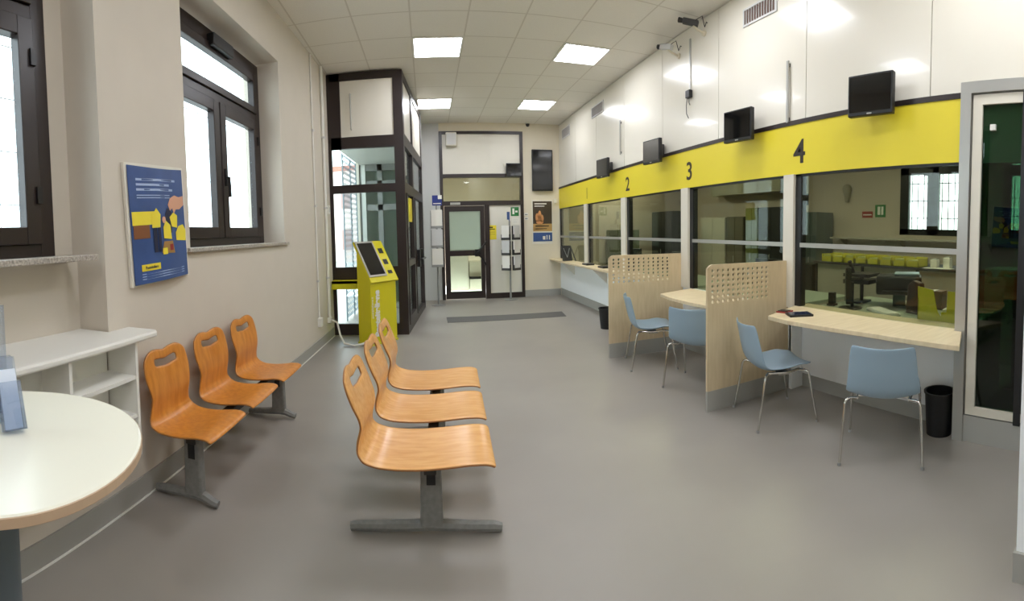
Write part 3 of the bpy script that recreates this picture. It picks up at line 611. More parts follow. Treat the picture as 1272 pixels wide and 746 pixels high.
# ------------------------------------------------------------------ bench seats
def shell(depth, wid, m, parent, yc):
    prof = [(-.02, .86), (-.005, .80), (.015, .73), (.035, .66), (.04, .60), (.03, .54), (.03, .49), (.05, .455), (.10, .435), (.17, .43), (.24, .432), (.31, .44), (.38, .45), (.43, .45), (.455, .443), (.465, .43)]
    # densify
    pr = []
    for i in range(len(prof) - 1):
        for k in range(2): q = k / 2; pr.append((prof[i][0] * (1 - q) + prof[i + 1][0] * q, prof[i][1] * (1 - q) + prof[i + 1][1] * q))
    pr.append(prof[-1]); n = len(pr); NV = 16
    vs = []
    for i, (x, z) in enumerate(pr):
        u = i / (n - 1)
        back = max(0, 1 - i / 12)
        if i < 4: hw = wid / 2 * (.90 + .10 * math.sin(min(1, (i + .3) / 3) * PI / 2))
        elif i < 14: hw = wid / 2 * (1 - .13 * math.sin((i - 4) / 10 * PI))
        else: hw = wid / 2 * (1 - (.05 if i > n - 2 else 0))
        for j in range(NV + 1):
            v = -1 + 2 * j / NV
            top = back * (.016 * math.sin(abs(v) * PI) - .035 * abs(v) ** 6 - .008 * math.cos(v * PI / 2)) if i < 8 else 0
            xx = x * (depth / .465) + .02 * v * v * back
            vs.append((xx, yc + hw * v, z + top - (.006 * (1 - v * v) if i > 14 else 0)))
    f = []
    for i in range(n - 1):
        for j in range(NV):
            if i == 2 and 4 <= j <= 11: continue
            f.append((i * (NV + 1) + j, i * (NV + 1) + j + 1, (i + 1) * (NV + 1) + j + 1, (i + 1) * (NV + 1) + j))
    me = bpy.data.meshes.new('seat_shell'); me.from_pydata(vs, [], f); me.materials.append(m); me.materials.append(M_EDGE)
    for p in me.polygons: p.use_smooth = True
    o = bpy.data.objects.new('seat_shell', me); COL.objects.link(o); o.parent = parent
    md = o.modifiers.new('thickness', 'SOLIDIFY'); md.thickness = .014; md.offset = 0; md.material_offset_rim = 1
    md = o.modifiers.new('smooth', 'SUBSURF'); md.levels = 1; md.render_levels = 1
    return o
def bench(loc, rz, depth, wid, centres, feet, m, label, foot, wid_f=.03):
    t = thing('waiting_bench', loc, rz, label, 'bench', 'three-seat wooden waiting benches')
    for c in centres: shell(depth, wid, m, t, c)
    bx = depth * .55
    MB().box(bx - .03, bx + .03, centres[0] - .12, feet[1] + .05, .355, .40).build('beam', M_DKGREY, t, bevel=.004)
    for c in centres: MB().box(bx - .07, bx + .07, c - .06, c + .06, .40, .420).build('seat_bracket', M_BLACK, t)
    for fy in feet:
        mm = MB(); mm.prism([(bx - .06, .05), (bx + .055, .05), (bx + .05, .40), (bx - .05, .40)], fy - .03, fy + .03, 'y'); o = mm.build('leg', M_LEG, t, bevel=.012)
        mm = MB(); mm.box(bx - .022, bx + .022, fy - .034, fy - .028, .27, .37); mm.build('end_cap', M_BLACK, o)
        mm = MB(); mm.tube([(foot[0], fy, .024), (foot[0] + .04, fy, .032), (bx - .06, fy, .05), (bx, fy, .058), (bx + .06, fy, .05), (foot[1] - .04, fy, .032), (foot[1], fy, .024)], [.022, .026, .029, .033, .029, .026, .022], 8)
        mm.build('foot', M_LEG, o, smooth=True)
    return t
bench(LW(.07, 0), -AL, .43, .46, (2.35, 2.90, 3.45), (2.27, 3.62), M_WOOD, 'three-seat orange wooden bench along the left wall under the window', (-.04, .38))
bench((-.50, 0, 0), -.05, .68, .45, (2.27, 2.80, 3.34), (2.25, 3.36), M_WOOD2, 'three-seat pale wooden bench standing free in the middle of hall', (-.04, .72))

# ------------------------------------------------------------------ light blue chairs
def chair(loc, rz, label):
    t = thing('visitor_chair', loc, rz, label, 'chair', 'light blue chairs at the counter')
    # local x forward, seat at .46
    prof = [(-.30, .815), (-.285, .75), (-.27, .68), (-.257, .61), (-.24, .545), (-.215, .475), (-.165, .43), (-.095, .412), (-.02, .41), (.05, .418), (.12, .435), (.18, .45), (.22, .452), (.24, .44)]
    n = len(prof); NV = 14; vs = []
    for i, (x, z) in enumerate(prof):
        hw = [.195, .205, .212, .218, .225, .232, .238, .24, .24, .238, .232, .222, .20, .17][i]
        for j in range(NV + 1):
            v = -1 + 2 * j / NV
            if i < 5: xx, zz = x + .05 * v * v, z - (.012 * (1 - v * v) if i == 0 else 0)
            else:
                k = min(1, (i - 4) / 3); xx = x + .05 * v * v * (1 - k); zz = z + .055 * v * v * k * (1 if i < 11 else .4) - .012 * k
            vs.append((xx, hw * 1.03 * v, zz if zz < .44 else .44 + (zz - .44) * .93))
    f = [(i * (NV + 1) + j, i * (NV + 1) + j + 1, (i + 1) * (NV + 1) + j + 1, (i + 1) * (NV + 1) + j) for i in range(n - 1) for j in range(NV)]
    me = bpy.data.meshes.new('seat_shell'); me.from_pydata(vs, [], f); me.materials.append(M_BLUEB); me.materials.append(M_BLUE)
    import bmesh
    for p in me.polygons: p.use_smooth = True
    o = bpy.data.objects.new('seat_shell', me); COL.objects.link(o); o.parent = t
    me.materials.clear(); me.materials.append(M_BLUE)
    md = o.modifiers.new('thickness', 'SOLIDIFY'); md.thickness = .012; md.offset = 0
    md = o.modifiers.new('smooth', 'SUBSURF'); md.levels = 1; md.render_levels = 2
    m = MB(); m.tube([(-.14, -.17, .405), (0, -.19, .40), (.14, -.17, .41)], .01, 8); m.tube([(-.14, .17, .405), (0, .19, .40), (.14, .17, .41)], .01, 8); m.box(-.05, .05, -.19, .19, .385, .398); m.build('under_frame', M_CHROME, t, smooth=True)
    for sx, sy in ((-1, -1), (-1, 1), (1, -1), (1, 1)):
        m = MB(); fx, fy = sx * .25, sy * .265
        m.tube([(sx * .13, sy * .17, .405), (sx * .16, sy * .215, .412), (sx * .178, sy * .238, .402), (sx * .186, sy * .245, .378), (sx * .215, sy * .255, .2), (fx, fy, .008)], .0095, 10)
        lg = m.build('leg', M_CHROME, t, smooth=True)
        MB().lathe([(.012, 0), (.012, .02)], (fx, fy, 0), 10).build('foot_cap', M_GREYMET, lg)
    return t
ch = chair((2.605, 1.665, 0), math.radians(29.5), 'light blue shell chair at counter four with its back to camera, beside the bin')
dup(ch, (2.52, 2.66, 0), math.radians(-19), 'light blue shell chair in side view against the nearer perforated screen')
dup(ch, (2.46, 3.66, 0), math.radians(33), 'light blue shell chair at counter three partly hidden by the nearer perforated screen')
dup(ch, (2.37, 4.50, 0), math.radians(-18), 'light blue shell chair in side view against the farther perforated screen')

# waste baskets
def bin_(loc, r0, r1, h, label):
    t = thing('waste_basket', loc, 0, label, 'waste bin', 'black waste baskets under the counters')
    MB().lathe([(r0, 0), (r0, .006), (r1 - .004, h), (r1 + .004, h), (r1 + .004, h + .012), (r1 - .012, h + .012), (r1 - .014, h - .01), (r0 - .008, .015), (.001, .015)], n=32, closed=False).build('bucket', mat('bin_black', (12, 12, 13), .5), t, smooth=True)
bin_((3.062, 1.463, 0), .095, .117, .31, 'black round waste basket on the floor beside the nearest chair')
bin_((2.66, 6.45, 0), .11, .14, .30, 'small black waste basket under the far counter near the screen')

# ------------------------------------------------------------------ items on the public counters
t = thing('card_reader', (2.72, 2.58, .80), -.5, 'dark tablet-like card reader on the counter by counter four post', 'card reader'); MB().box(-.10, .10, -.075, .075, .0, .018).build('body', M_BLACK, t, bevel=.004); MB().box(-.085, .085, -.06, .06, .018, .02).build('screen', mat('screen_blue', (40, 50, 78), .15), t)
t = thing('red_leaflet', (2.74, 2.77, .80), .3, 'red and black pocket item lying left of the dark card reader', 'wallet'); MB().box(-.06, .06, -.05, .05, 0, .012).build('cover', M_RED, t); MB().box(-.05, .03, -.04, .04, .012, .018).build('card', M_BLACK, t)
def pin_pad(loc, lab):
    t = thing('payment_terminal', loc, 0, lab, 'payment terminal'); MB().box(-.08, .08, -.12, .12, 0, .03).build('body', M_BLACK, t, bevel=.008); MB().box(-.05, .05, -.09, .0, .03, .034).build('keypad', M_DKGREY, t)
pin_pad((2.90, 7.95, .86), 'flat black payment terminal on the far counter near counter one')
pin_pad((2.92, 7.2, .86), 'flat black payment terminal on the far counter under counter two')
t = thing('display_stand', (2.92, 9.15, .866), 0, 'black folding display stand with a v-shaped front on the far counter end', 'display stand')
m = MB(); T = Matrix.Rotation(-.3, 4, 'X')
m.box(-.15, .06, -.012, 0, 0, .33, T); m.build('front_board', M_BLACK, t)
m = MB(); m.tube([(-.11, -.02, .27), (-.045, -.02, .07)], .006, 4, T); m.tube([(.02, -.02, .27), (-.045, -.02, .07)], .006, 4, T); m.build('front_mark', M_GREYMET, t)
m = MB(); m.tube([(.05, .09, .31), (.1, -.12, .0)], .012, 6); m.tube([(.05, .09, .31), (.1, .35, .0)], .012, 6); m.build('folding_leg', M_BLACK, t)

# ------------------------------------------------------------------ round table, leaflet holder
t = thing('round_table', (-1.03, .72, 0), 0, 'round cream high table in the left foreground with beige edge', 'table')
MB().lathe([(.388, .978), (.392, .982), (.392, .998), (.386, 1.0)], n=72).build('tabletop', M_TABLE, t)
MB().lathe([(.3925, .975), (.3945, .977), (.3945, .9965), (.3925, .998)], n=72, closed=True).build('edge_band', M_TEDGE, t)
MB().lathe([(.065, .02), (.065, .975)], (-.01, -.01, 0), n=24).build('leg', M_TLEG, t, smooth=True)
MB().lathe([(.11, .955), (.11, .975)], (-.02, -.02, 0), n=24).build('top_plate', M_TLEG, t)
MB().lathe([(.24, 0), (.24, .012), (.05, .03)], (-.02, -.02, 0), n=32).build('base', M_TLEG, t)
t = thing('leaflet_holder', (-1.10, .80, 1.0), -.35, 'clear acrylic leaflet holder standing on the round cream table', 'leaflet holder')
m = MB(); m.box(-.14, .02, -.09, .03, 0, .03); m.build('tray', M_ACRYL, t, bevel=.006)
m = MB(); m.box(-.14, -.008, -.085, -.081, .03, .34); m.box(-.012, -.008, -.085, .02, .03, .34); m.build('pocket', M_ACRYL, t)
m = MB(); m.box(-.004, .022, -.07, .03, .03, .19); m.build('middle_pocket', M_ACRYL, t)
T = Matrix.Translation((.095, .0, .004)) @ Matrix.Rotation(-.34, 4, 'Y')
m = MB(); m.box(-.004, 0, -.032, .032, 0, .20, T); m.box(.026, .03, -.032, .032, 0, .13, T); m.box(0, .026, -.032, -.029, 0, .13, T); m.box(0, .026, .029, .032, 0, .13, T); m.box(0, .026, -.032, .032, 0, .003, T); m.build('side_pocket', M_ACRYL, t)
MB().box(.015, .075, -.02, .02, .004, .016).build('bridge', M_ACRYL, t)
t2 = thing('leaflet_stack', t.location, -.35, 'pale blue leaflets in the side pocket of the clear acrylic holder', 'leaflets')
MB().box(.004, .012, -.026, .026, .004, .165, T).build('sheets', M_PAPERB, t2)

# ------------------------------------------------------------------ wall shelf unit
t = thing('shelf_unit', LW(0, 0), -AL, 'white open wall shelf unit under the nearest window behind the table', 'shelf unit')
ZS1 = 1.03; s0, s1 = .02, 1.93
m = MB(); R = .03
m.prism([(-.215, s0 + .02), (-.215, 1.925), (.002, 1.925), (.002, 2.10), (.20, 2.10), (.23, 2.07), (.23, s0 + .02)], ZS1 - .035, ZS1, 'z'); m.build('top_board', M_WHITE, t, bevel=.01)
m = MB(); m.box(.002, .20, s1 - .02, s1, .40, ZS1 - .035); m.build('side_panel', M_WHITE, t)
m = MB(); m.box(.002, .20, s0, s0 + .02, .40, ZS1 - .035); m.build('side_panel', M_WHITE, t)
m = MB(); m.box(.002, .20, 1.44, 1.46, .42, ZS1 - .035); m.build('divider', M_WHITE, t)
m = MB(); m.box(.002, .20, .80, .82, .42, ZS1 - .035); m.build('divider', M_WHITE, t)
MB().box(.002, .20, s0 + .02, s1 - .02, .40, .42).build('bottom_board', M_WHITE, t)
for z in (.81, .61): MB().box(.002, .195, 1.46, s1 - .02, z - .01, z + .01).build('shelf', M_WHITE, t)
MB().box(-.2, .006, s0 + .02, 1.90, .425, ZS1 - .036).build('back_board', M_WHITE, t)
# poster on the left wall
t = thing('advert_poster', LW(.003, 2.13, 1.25), -AL, 'blue advertising poster with a hand and yellow figures between the windows', 'poster')
MB().box(0, .02, 0, .62, 0, .73).build('backing_board', M_PANEL2, t)
m = MB()      # bulging sheet in an acrylic cover
t.rotation_euler.x = .045
NS = 12
def bow(y): return .024 + .030 * math.sin(PI * y / .62)
vs = []; f = []
for i in range(NS + 1):
    y = .02 + .58 * i / NS; x = bow(y)
    vs += [(x, y, .01), (x, y, .715 - .012 * math.sin(PI * i / NS)), (x - .002, y, .01), (x - .002, y, .715 - .012 * math.sin(PI * i / NS))]
for i in range(NS):
    a = i * 4; b = a + 4; f += [(a, b, b + 1, a + 1), (a + 2, a + 3, b + 3, b + 2), (a + 1, b + 1, b + 3, a + 3), (a, a + 2, b + 2, b)]
m.add(vs, f); m.build('printed_sheet', M_POSTERBLUE, t, smooth=True)
def pat(nm, poly, mm, lift=.002):      # a flat printed patch that follows the bow
    # polygon in (y,z); subdivide to a strip by using its own vertices' bow
    m = MB(); n = len(poly); xs = [bow(p[0]) + lift for p in poly]
    cy = sum(p[0] for p in poly) / n; cz = sum(p[1] for p in poly) / n
    m.add([(bow(cy) + lift, cy, cz)] + [(x, p[0], p[1]) for x, p in zip(xs, poly)], [(0, i + 1, (i + 1) % n + 1) for i in range(n)])
    return m.build(nm, mm, t)
def rect(a, b, c, d):
    k = 5; return [(a + (b - a) * i / k, c) for i in range(k + 1)] + [(b - (b - a) * i / k, d) for i in range(k + 1)]
for a, b, z in ((.08, .48, .625), (.08, .40, .595), (.08, .44, .565)): pat('headline', rect(a, b, z, z + .014), M_POSTERTXT)
for z in (.535, .52): pat('small_print', rect(.08, .40, z, z + .006), M_POSTERTXT)
pat('yellow_van', rect(.03, .22, .36, .44), M_POSTERY); pat('photo_tile', rect(.035, .17, .28, .36), mat('printed_brown', (130, 80, 45), .5), .0025)
pat('person_top', [(.19, .34), (.27, .34), (.28, .42), (.24, .46), (.2, .42)], M_POSTERY, .004); pat('person_legs', rect(.20, .235, .19, .34), M_NAVY, .004); pat('person_legs', rect(.245, .275, .19, .34), M_NAVY, .004)
pat('person_top', [(.40, .34), (.47, .33), (.48, .41), (.43, .43), (.38, .40)], M_POSTERY, .004); pat('person_dark', [(.34, .30), (.40, .30), (.41, .43), (.36, .46), (.33, .42)], M_NAVY, .0035)
pat('person_top', [(.30, .27), (.39, .26), (.38, .35), (.33, .38), (.30, .34)], M_POSTERY, .005); pat('face', [(.31 + .02 * math.cos(k * PI / 4), .385 + .022 * math.sin(k * PI / 4)) for k in range(8)], M_SKIN, .006)
pat('trolley', [(.27, .18), (.42, .17), (.40, .25), (.30, .25)], mat('printed_mix', (170, 130, 70), .5), .0045)
pat('parcel', [(.28, .17), (.33, .17), (.33, .21), (.28, .21)], M_POSTERY, .0055); pat('parcel', [(.36, .19), (.40, .19), (.40, .23), (.36, .23)], M_RED, .0055)
pat('hand', [(.59, .48), (.59, .54), (.52, .53), (.46, .54), (.40, .52), (.37, .48), (.39, .44), (.42, .46), (.44, .42), (.47, .45), (.52, .45)], M_SKIN, .003)
pat('car', [(.45, .25), (.59, .24), (.60, .31), (.56, .35), (.49, .34), (.45, .30)], M_POSTERY, .003)
pat('badge', rect(.08, .25, .085, .125), M_POSTERY, .002)
text('badge_lettering', 'Posteitaliane', .026, M_NAVY, t, basis((bow(.165) + .006, .165, .105), (0, 1, 0), (0, 0, 1)))
for z in (.065, .05, .035): pat('small_print', rect(.08, .54, z, z + .006), M_POSTERTXT)

# ------------------------------------------------------------------ office behind the teller windows
m = MB(); m.box(6.5, 6.6, -.3, 1.15, 0, 3.0); m.box(6.5, 6.6, 2.15, 2.72, 0, 3.0); m.box(6.5, 6.6, 1.15, 2.15, 0, 1.45); m.box(6.5, 6.6, 1.15, 2.15, 3.0 - .05, 3.0); m.box(6.5, 6.6, 3.92, YB + .9, 0, 3.0); m.box(6.5, 6.6, 2.72, 3.92, 0, 1.45); m.box(6.5, 6.6, 2.72, 3.92, 2.66, 3.0)
tag(m.build('wall_office_far', M_OFFW), kind='structure')
tag(MB().box(XR + .1, 6.6, YB + .05, YB + .15, 0, 3.0).build('wall_office_end', M_OFFW), kind='structure')
tag(MB().box(XR + .1, 6.6, -.3, -.2, 0, 3.0).build('wall_office_near', M_OFFW), kind='structure')
tag(MB().box(XR + .1, 6.6, -.3, YB + .15, 3.0, 3.1).build('ceiling_office', M_OFFW), kind='structure')
wo = thing('window_8', (6.5, 2.72, 1.45), 0, kind='structure')
m = MB(); L = 1.2; m.box(0, .06, 0, .16, 0, 1.21); m.box(0, .06, L - .16, L, 0, 1.21); m.box(0, .06, 0, L, 0, .1); m.box(0, .06, 0, L, .97, 1.21); m.box(0, .06, L / 2 - .1, L / 2 + .1, 0, 1.21); m.box(-.02, .02, L / 2 + .0, L / 2 + .16, .95, 1.05); m.build('window_frame', M_BLACK, wo)
MB().box(.03, .035, .16, L - .16, .1, .97).build('glass_pane', M_GLASS, wo)
m = MB()
for k in range(11): m.tube([(.12, .05 + k * .11, 0), (.12, .05 + k * .11, 1.21)], .008, 6)
for z in (.28, .56, .84): m.tube([(.12, 0, z), (.12, L, z)], .008, 6)
m.build('security_grille', M_DKGREY, wo)
wo = thing('window_9', (6.5, 1.15, 1.45), 0, kind='structure')
m = MB(); m.box(0, .06, 0, .12, 0, 1.5); m.box(0, .06, .88, 1.0, 0, 1.5); m.box(0, .06, .12, .88, 0, .12); m.box(0, .06, .12, .88, 1.4, 1.5); m.box(0, .06, .12, .88, .92, 1.08); m.build('window_frame', M_BLACK, wo)
MB().box(.03, .035, .12, .88, .12, .92).build('glass_pane', M_GLASS, wo); MB().box(.03, .035, .12, .88, 1.08, 1.4).build('glass_pane', M_GLASS, wo)
m = MB()
for k in range(7): m.tube([(.12, .14 + k * .12, 0), (.12, .14 + k * .12, 1.5)], .008, 6)
for z in (.33, .6, 1.2): m.tube([(.12, 0, z), (.12, 1.0, z)], .008, 6)
m.build('security_grille', M_DKGREY, wo)
t = thing('low_cabinet', (5.0, .35, 0), 0, 'pale green-looking low cabinet seen through the tinted glass door', 'cabinet')
MB().box(0, .5, 0, 1.5, 0, 1.1).build('body', M_PANEL2, t)
for z in (.3, .6, .9): MB().box(-.008, 0, .05, 1.45, z, z + .006).build('drawer_gap', M_DKGREY, t)
t = thing('coat_stand', (4.3, 1.2, 0), 0, 'dark upright panel standing inside behind the tinted glass door', 'stand')
MB().box(-.015, .015, -.08, .08, .02, 1.15).build('panel', M_OFFDARK, t); MB().box(-.12, .12, -.12, .12, 0, .02).build('base', M_OFFDARK, t)
for x in (4.25,):
    for y in (2.2, 4.6, 7.4, 9.6):
        t = thing('added_office_light', (x, y, 3.0), 0, 'unseen light panel added to the office ceiling behind ' + {2.2: 'counter four', 4.6: 'counter three', 7.4: 'counter two', 9.6: 'counter one'}[y], 'ceiling light', 'added office light panels'); MB().box(-.3, .3, -.3, .3, -.02, -.01).build('diffuser', M_OFFFILL, t); MB().box(-.32, .32, -.32, .32, -.012, 0).build('frame', M_WHITE, t)  # unseen panels added to light the office and its counter fronts
def xsign(name, y0, y1, z0, z1, mm, lab, cat='sign', extra=()):
    t = thing(name, (6.5, y0, z0), 0, lab, cat); MB().box(-.006, 0, 0, y1 - y0, 0, z1 - z0).build('sheet', mm, t)
    for nm, a, b, c, d, m3 in extra: MB().box(-.009, -.006, a * (y1 - y0), b * (y1 - y0), c * (z1 - z0), d * (z1 - z0)).build(nm, m3, t)
xsign('exit_sign', 4.20, 4.41, 1.74, 1.95, M_GREEN, 'small green emergency exit sign on the office wall beside its window', 'sign', [('running_figure', .5, .75, .2, .85, M_WHITE), ('door_symbol', .2, .4, .2, .85, M_WHITE)])
xsign('fire_sign', 4.46, 4.68, 1.73, 1.84, M_RED, 'small red fire sign left of the green exit sign in the office', 'sign', [('print', .1, .9, .4, .55, M_WHITE)])
t = thing('wall_lamp', (6.5, 4.98, 2.0), 0, 'bulb-shaped pale fitting on the office wall', 'wall fitting'); m = MB(); m.lathe([(.03, 0), (.04, .06), (.07, .16), (.09, .24), (.06, .30), (.02, .32)], (-.06, 0, 0), 16); m.build('bulb_body', mat('pale_grey_fitting', (150, 144, 124), .6), t, smooth=True); MB().box(-.06, 0, -.02, .02, .1, .2).build('bracket', M_DKGREY, t)
# low cabinets with sorting bins
t = thing('sorting_counter', (5.0, 2.0, 0), 0, 'grey office counter with dark top behind counter four carrying yellow bins', 'counter')
MB().box(0, .7, 0, 2.42, 0, 1.03).build('body', M_OFFCAB, t); MB().box(-.03, .73, -.02, 2.44, 1.03, 1.06).build('worktop', M_DKGREY, t)
for y in (.74, 1.58, 2.40): MB().box(-.012, 0, y - .02, y + .02, 0, 1.03).build('upright', M_BLACK, t)
for k in range(8):
    lab = 'yellow sorting bin in the row on the office counter, %s' % ['at the right end', 'second from the right end', 'third from the right end', 'fourth from the right end', 'fourth from the left end', 'third from the left end', 'second from the left end', 'at the left end'][k]
    t = thing('sorting_bin', (5.08, 2.82 + k * .2, 1.06), 0, lab, 'bin', 'yellow sorting bins behind counter four')
    m = MB(); m.box(-.08, .18, -.085, .085, 0, .008); m.box(-.08, -.072, -.085, .085, 0, .075); m.box(.172, .18, -.085, .085, 0, .12); m.box(-.08, .18, -.085, -.078, 0, .11); m.box(-.08, .18, .078, .085, 0, .11); m.build('tray', M_YELD, t)
    m = MB(); m.box(-.05, .15, -.07, .07, .008, .085 + .01 * (k % 3)); m.build('contents', mat('pale_green_slips', (188, 190, 110), .6), t)
for y, h, lab in ((2.60, .10, 'small pale box on the dark office counter right of the bins'), (2.42, .13, 'white mug-like pot on the office counter near the window'), (2.20, .10, 'pale roll on the office counter at its right end')):
    t = thing('desk_item', (5.2, y, 1.06), 0, lab, 'box'); MB().box(-.05, .05, -.045, .045, 0, h).build('body', M_PAPER, t, bevel=.008); MB().box(-.03, .03, -.03, .03, h, h + .012).build('lid', M_PIER, t)
t = thing('paper_sheet', (5.03, 2.50, 1.06), .1, 'white sheet lying at the front edge of the dark office counter', 'paper'); MB().box(-.05, .12, -.2, .16, 0, .004).build('sheet', M_PAPER, t)
t = thing('dark_cabinet', (5.0, 4.50, 0), 0, 'dark low cabinet at the left end of the sorting counter', 'cabinet'); MB().box(0, .5, 0, .35, 0, 1.0).build('body', M_OFFDARK, t); MB().box(-.015, 0, .02, .33, .05, .97).build('door', mat('dark_door', (40, 42, 40), .5), t)
# desk along the teller glass
for a, b, lab in ((1.36, 2.93, 'grey-green office desk behind counter four glass'), (3.12, 4.7, 'office desk behind counter three glass'), (4.93, 6.5, 'office desk behind counter two glass'), (6.8, 8.3, 'office desk behind counter one glass')):
    t = thing('office_desk', (XR + (.21 if a < 2 else .12), a, 0), 0, lab, 'desk', 'office desks behind the teller windows')
    MB().box(0, .95, 0, b - a, .74, .77).build('desktop', M_OFFDESK, t); [MB().box(0, .9, q, q + .03, 0, .74).build('side_panel', M_OFFCAB, t) for q in (0, b - a - .03)]
ZD = .77
t = thing('computer_monitor', (3.42, 2.62, ZD), -.86, 'dark computer monitor seen edge-on on the desk behind counter four', 'monitor')
MB().box(-.02, .03, -.09, .10, .05, .39).build('display', M_BLACK, t, bevel=.006); MB().lathe([(.11, 0), (.11, .012), (.03, .02)], (.03, 0, 0), 20).build('stand_base', M_BLACK, t); MB().box(.03, .06, -.02, .02, .015, .25).build('neck', M_BLACK, t)
t = thing('small_speaker', (3.45, 2.83, ZD), .2, 'small black device left of the edge-on monitor', 'speaker'); MB().box(-.03, .03, -.03, .03, .02, .13).build('body', M_BLACK, t, bevel=.006); MB().box(-.04, .04, -.04, .04, 0, .02).build('foot', M_BLACK, t)
t = thing('office_printer', (3.90, 2.34, ZD), .5, 'black desk printer with pale blue lid behind counter four', 'printer')
MB().box(-.16, .18, -.22, .22, .12, .30).build('body', M_BLACK, t, bevel=.02); MB().box(-.10, .16, -.2, .05, .30, .325).build('lid', mat('printer_lid', (150, 170, 185), .4), t, bevel=.01); MB().box(-.28, -.14, -.15, .15, .15, .17).build('paper_tray', M_BLACK, t); m = MB(); m.box(-.05, .1, -.06, .06, 0, .12); m.build('pedestal', mat('teal_box', (70, 100, 98), .5), t)
t = thing('paper_tray_unit', (3.78, 2.74, ZD), .2, 'black paper tray and telephone arm left of the office printer', 'desk tray')
m = MB(); m.box(-.10, .2, -.14, .14, .20, .24); m.box(-.10, .2, -.14, .14, .27, .30); m.build('tray', M_BLACK, t); m = MB(); m.tube([(.05, 0, 0), (.05, 0, .3)], .02, 8); m.tube([(.05, .1, .3), (.0, .12, .42)], .022, 8); m.box(-.08, .14, -.07, .09, 0, .02); m.build('post', M_BLACK, t)
t = thing('keyboard', (3.42, 2.22, ZD), -.5, 'pale computer keyboard on the desk behind counter four', 'keyboard'); MB().box(-.07, .07, -.2, .2, 0, .022).build('case', M_PIER, t, bevel=.005); m = MB()
for i in range(5):
    for j in range(15): m.box(-.06 + i * .025, -.04 + i * .025, -.19 + j * .0255, -.168 + j * .0255, .022, .03)
m.build('keys', M_WHITE, t)
t = thing('pink_box', (3.97, 1.98, ZD), .1, 'pinkish grey box between printer and dark divider', 'box'); MB().box(-.07, .07, -.1, .1, 0, .17).build('body', mat('pinkish_card', (140, 118, 108), .6), t); MB().box(-.072, .072, -.02, .02, .168, .172).build('tape', M_PAPER, t)
t = thing('bag', (3.58, 1.96, ZD), .4, 'dark maroon leaning folder beside the yellow brochure divider', 'folder'); m = MB(); m.prism([(-.10, 0), (.12, 0), (.09, .26), (.03, .30), (-.06, .28)], -.03, .03, 'y', Matrix.Rotation(.9, 4, 'Z')); m.build('cover', M_BROWNBOX, t, bevel=.01); m = MB(); m.box(-.02, .06, -.032, .032, .12, .17, Matrix.Rotation(.9, 4, 'Z')); m.build('clasp', M_BLACK, t)
t = thing('brochure_divider', (3.27, 1.435, ZD), 0, 'yellow open divider standing on the desk at the right end of counter four', 'desk divider')
Tt = None
m = MB(); m.prism([(.35, 0), (.35, .29), (.30, .285), (.21, .27), (.17, .1), (.14, .06), (.14, 0)][::-1], 0, .008, 'x'); m.build('left_wing', M_YELD, t)
m = MB(); m.prism([(0, 0), (.15, 0), (.15, .06), (.09, .09), (.08, .27), (0, .27)], 0, .008, 'x'); m.build('right_wing', M_YELD, t)
m = MB(); m.box(0, .22, .342, .35, 0, .2); m.box(0, .2, 0, .35, 0, .006); m.build('return_panel', M_YELD, t)
t = thing('yellow_box', (3.42, 1.56, ZD + .006), .2, 'small yellow box of slips inside the yellow divider', 'box'); MB().box(-.07, .07, -.06, .06, 0, .08).build('body', M_YELD, t); MB().box(-.06, .05, -.05, .05, .08, .10).build('slips', M_PAPER, t)
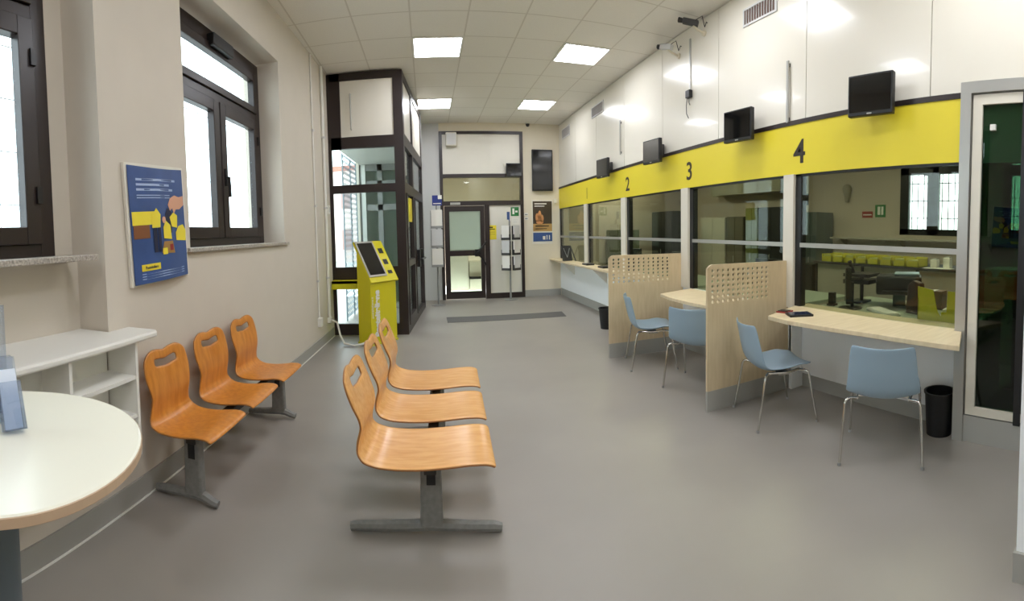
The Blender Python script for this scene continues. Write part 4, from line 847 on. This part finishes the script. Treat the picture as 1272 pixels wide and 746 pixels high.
# cabinets further back
def cab(name, x, y0, y1, z1, mm, lab, d=.5, z0=0):
    t = thing(name, (x, y0, z0), 0, lab, 'cabinet'); L = y1 - y0
    MB().box(0, d, 0, L, 0, z1 - z0).build('body', mm, t)
    MB().box(-.012, 0, .01, L / 2 - .004, .04, z1 - z0 - .02).build('door', mm, t); MB().box(-.012, 0, L / 2 + .004, L - .01, .04, z1 - z0 - .02).build('door', mm, t)
    MB().box(-.02, -.012, L / 2 + .03, L / 2 + .045, (z1 - z0) * .5, (z1 - z0) * .5 + .12).build('handle', M_ALU, t)
cab('tall_cabinet', 5.5, 5.58, 6.25, 1.90, M_OFFDARK, 'tall black cabinet in the office seen through counter three')
cab('tall_cabinet', 5.5, 6.27, 6.62, 1.90, mat('moss_panel', (96, 104, 52), .6), 'moss green narrow cabinet left of the black one behind counter three')
cab('filing_cabinet', 5.5, 6.68, 7.20, 1.75, mat('taupe_metal', (92, 86, 70), .6), 'taupe metal filing cabinet behind counter three')
cab('filing_cabinet', 5.5, 7.25, 8.1, 1.74, M_OFFCAB, 'pale grey filing cabinet behind counter three, left of the taupe one')
cab('tall_cabinet', 5.0, 8.45, 9.38, 1.90, M_OFFDARK, 'broad black cabinet in the office seen through counter two')
cab('filing_cabinet', 6.0, 5.30, 5.56, 1.82, mat('grey_teal_metal', (95, 104, 100), .5), 'grey cabinet in the office left of the red sign, seen beside counter four post', .45)
cab('wall_cupboard', 6.1, 6.3, 8.6, 2.75, mat('olive_white_front', (170, 166, 140), .5), 'pale wall cupboard high on the office wall seen through counter three', .38, 2.25)
cab('filing_cabinet', 4.2, 9.45, 10.2, 1.5, mat('green_grey_metal', (120, 128, 100), .6), 'green-grey cabinet in the far office corner behind counter one')
xsign('exit_sign', 5.95, 6.12, 1.98, 2.2, M_BLACK, 'dark small sign above the black cabinet behind counter three')
t = thing('shelf_board', (6.5, 2.0, 1.36), 0, 'grey shelf running below the office window', 'shelf'); MB().box(-.25, 0, 0, 3.2, 0, .03).build('board', M_OFFCAB, t)
for y in (.3, 1.8, 3.0): MB().prism([(0, 0), (-.2, 0), (0, -.16)], y, y + .02, 'y').build('bracket', M_OFFCAB, t)
for i, y in enumerate((3.85, 5.7, 7.45)):
    t = thing('computer_monitor', (3.55, y, ZD), .2 * i, ['dark monitor on the desk behind counter three', 'dark monitor on the desk behind counter two', 'dark monitor on the desk behind counter one'][i], 'monitor')
    MB().box(-.02, .03, -.22, .22, .09, .40).build('display', M_BLACK, t, bevel=.006); MB().lathe([(.11, 0), (.11, .012), (.03, .02)], (.03, 0, 0), 20).build('stand_base', M_BLACK, t); MB().box(.03, .06, -.02, .02, .015, .25).build('neck', M_BLACK, t)
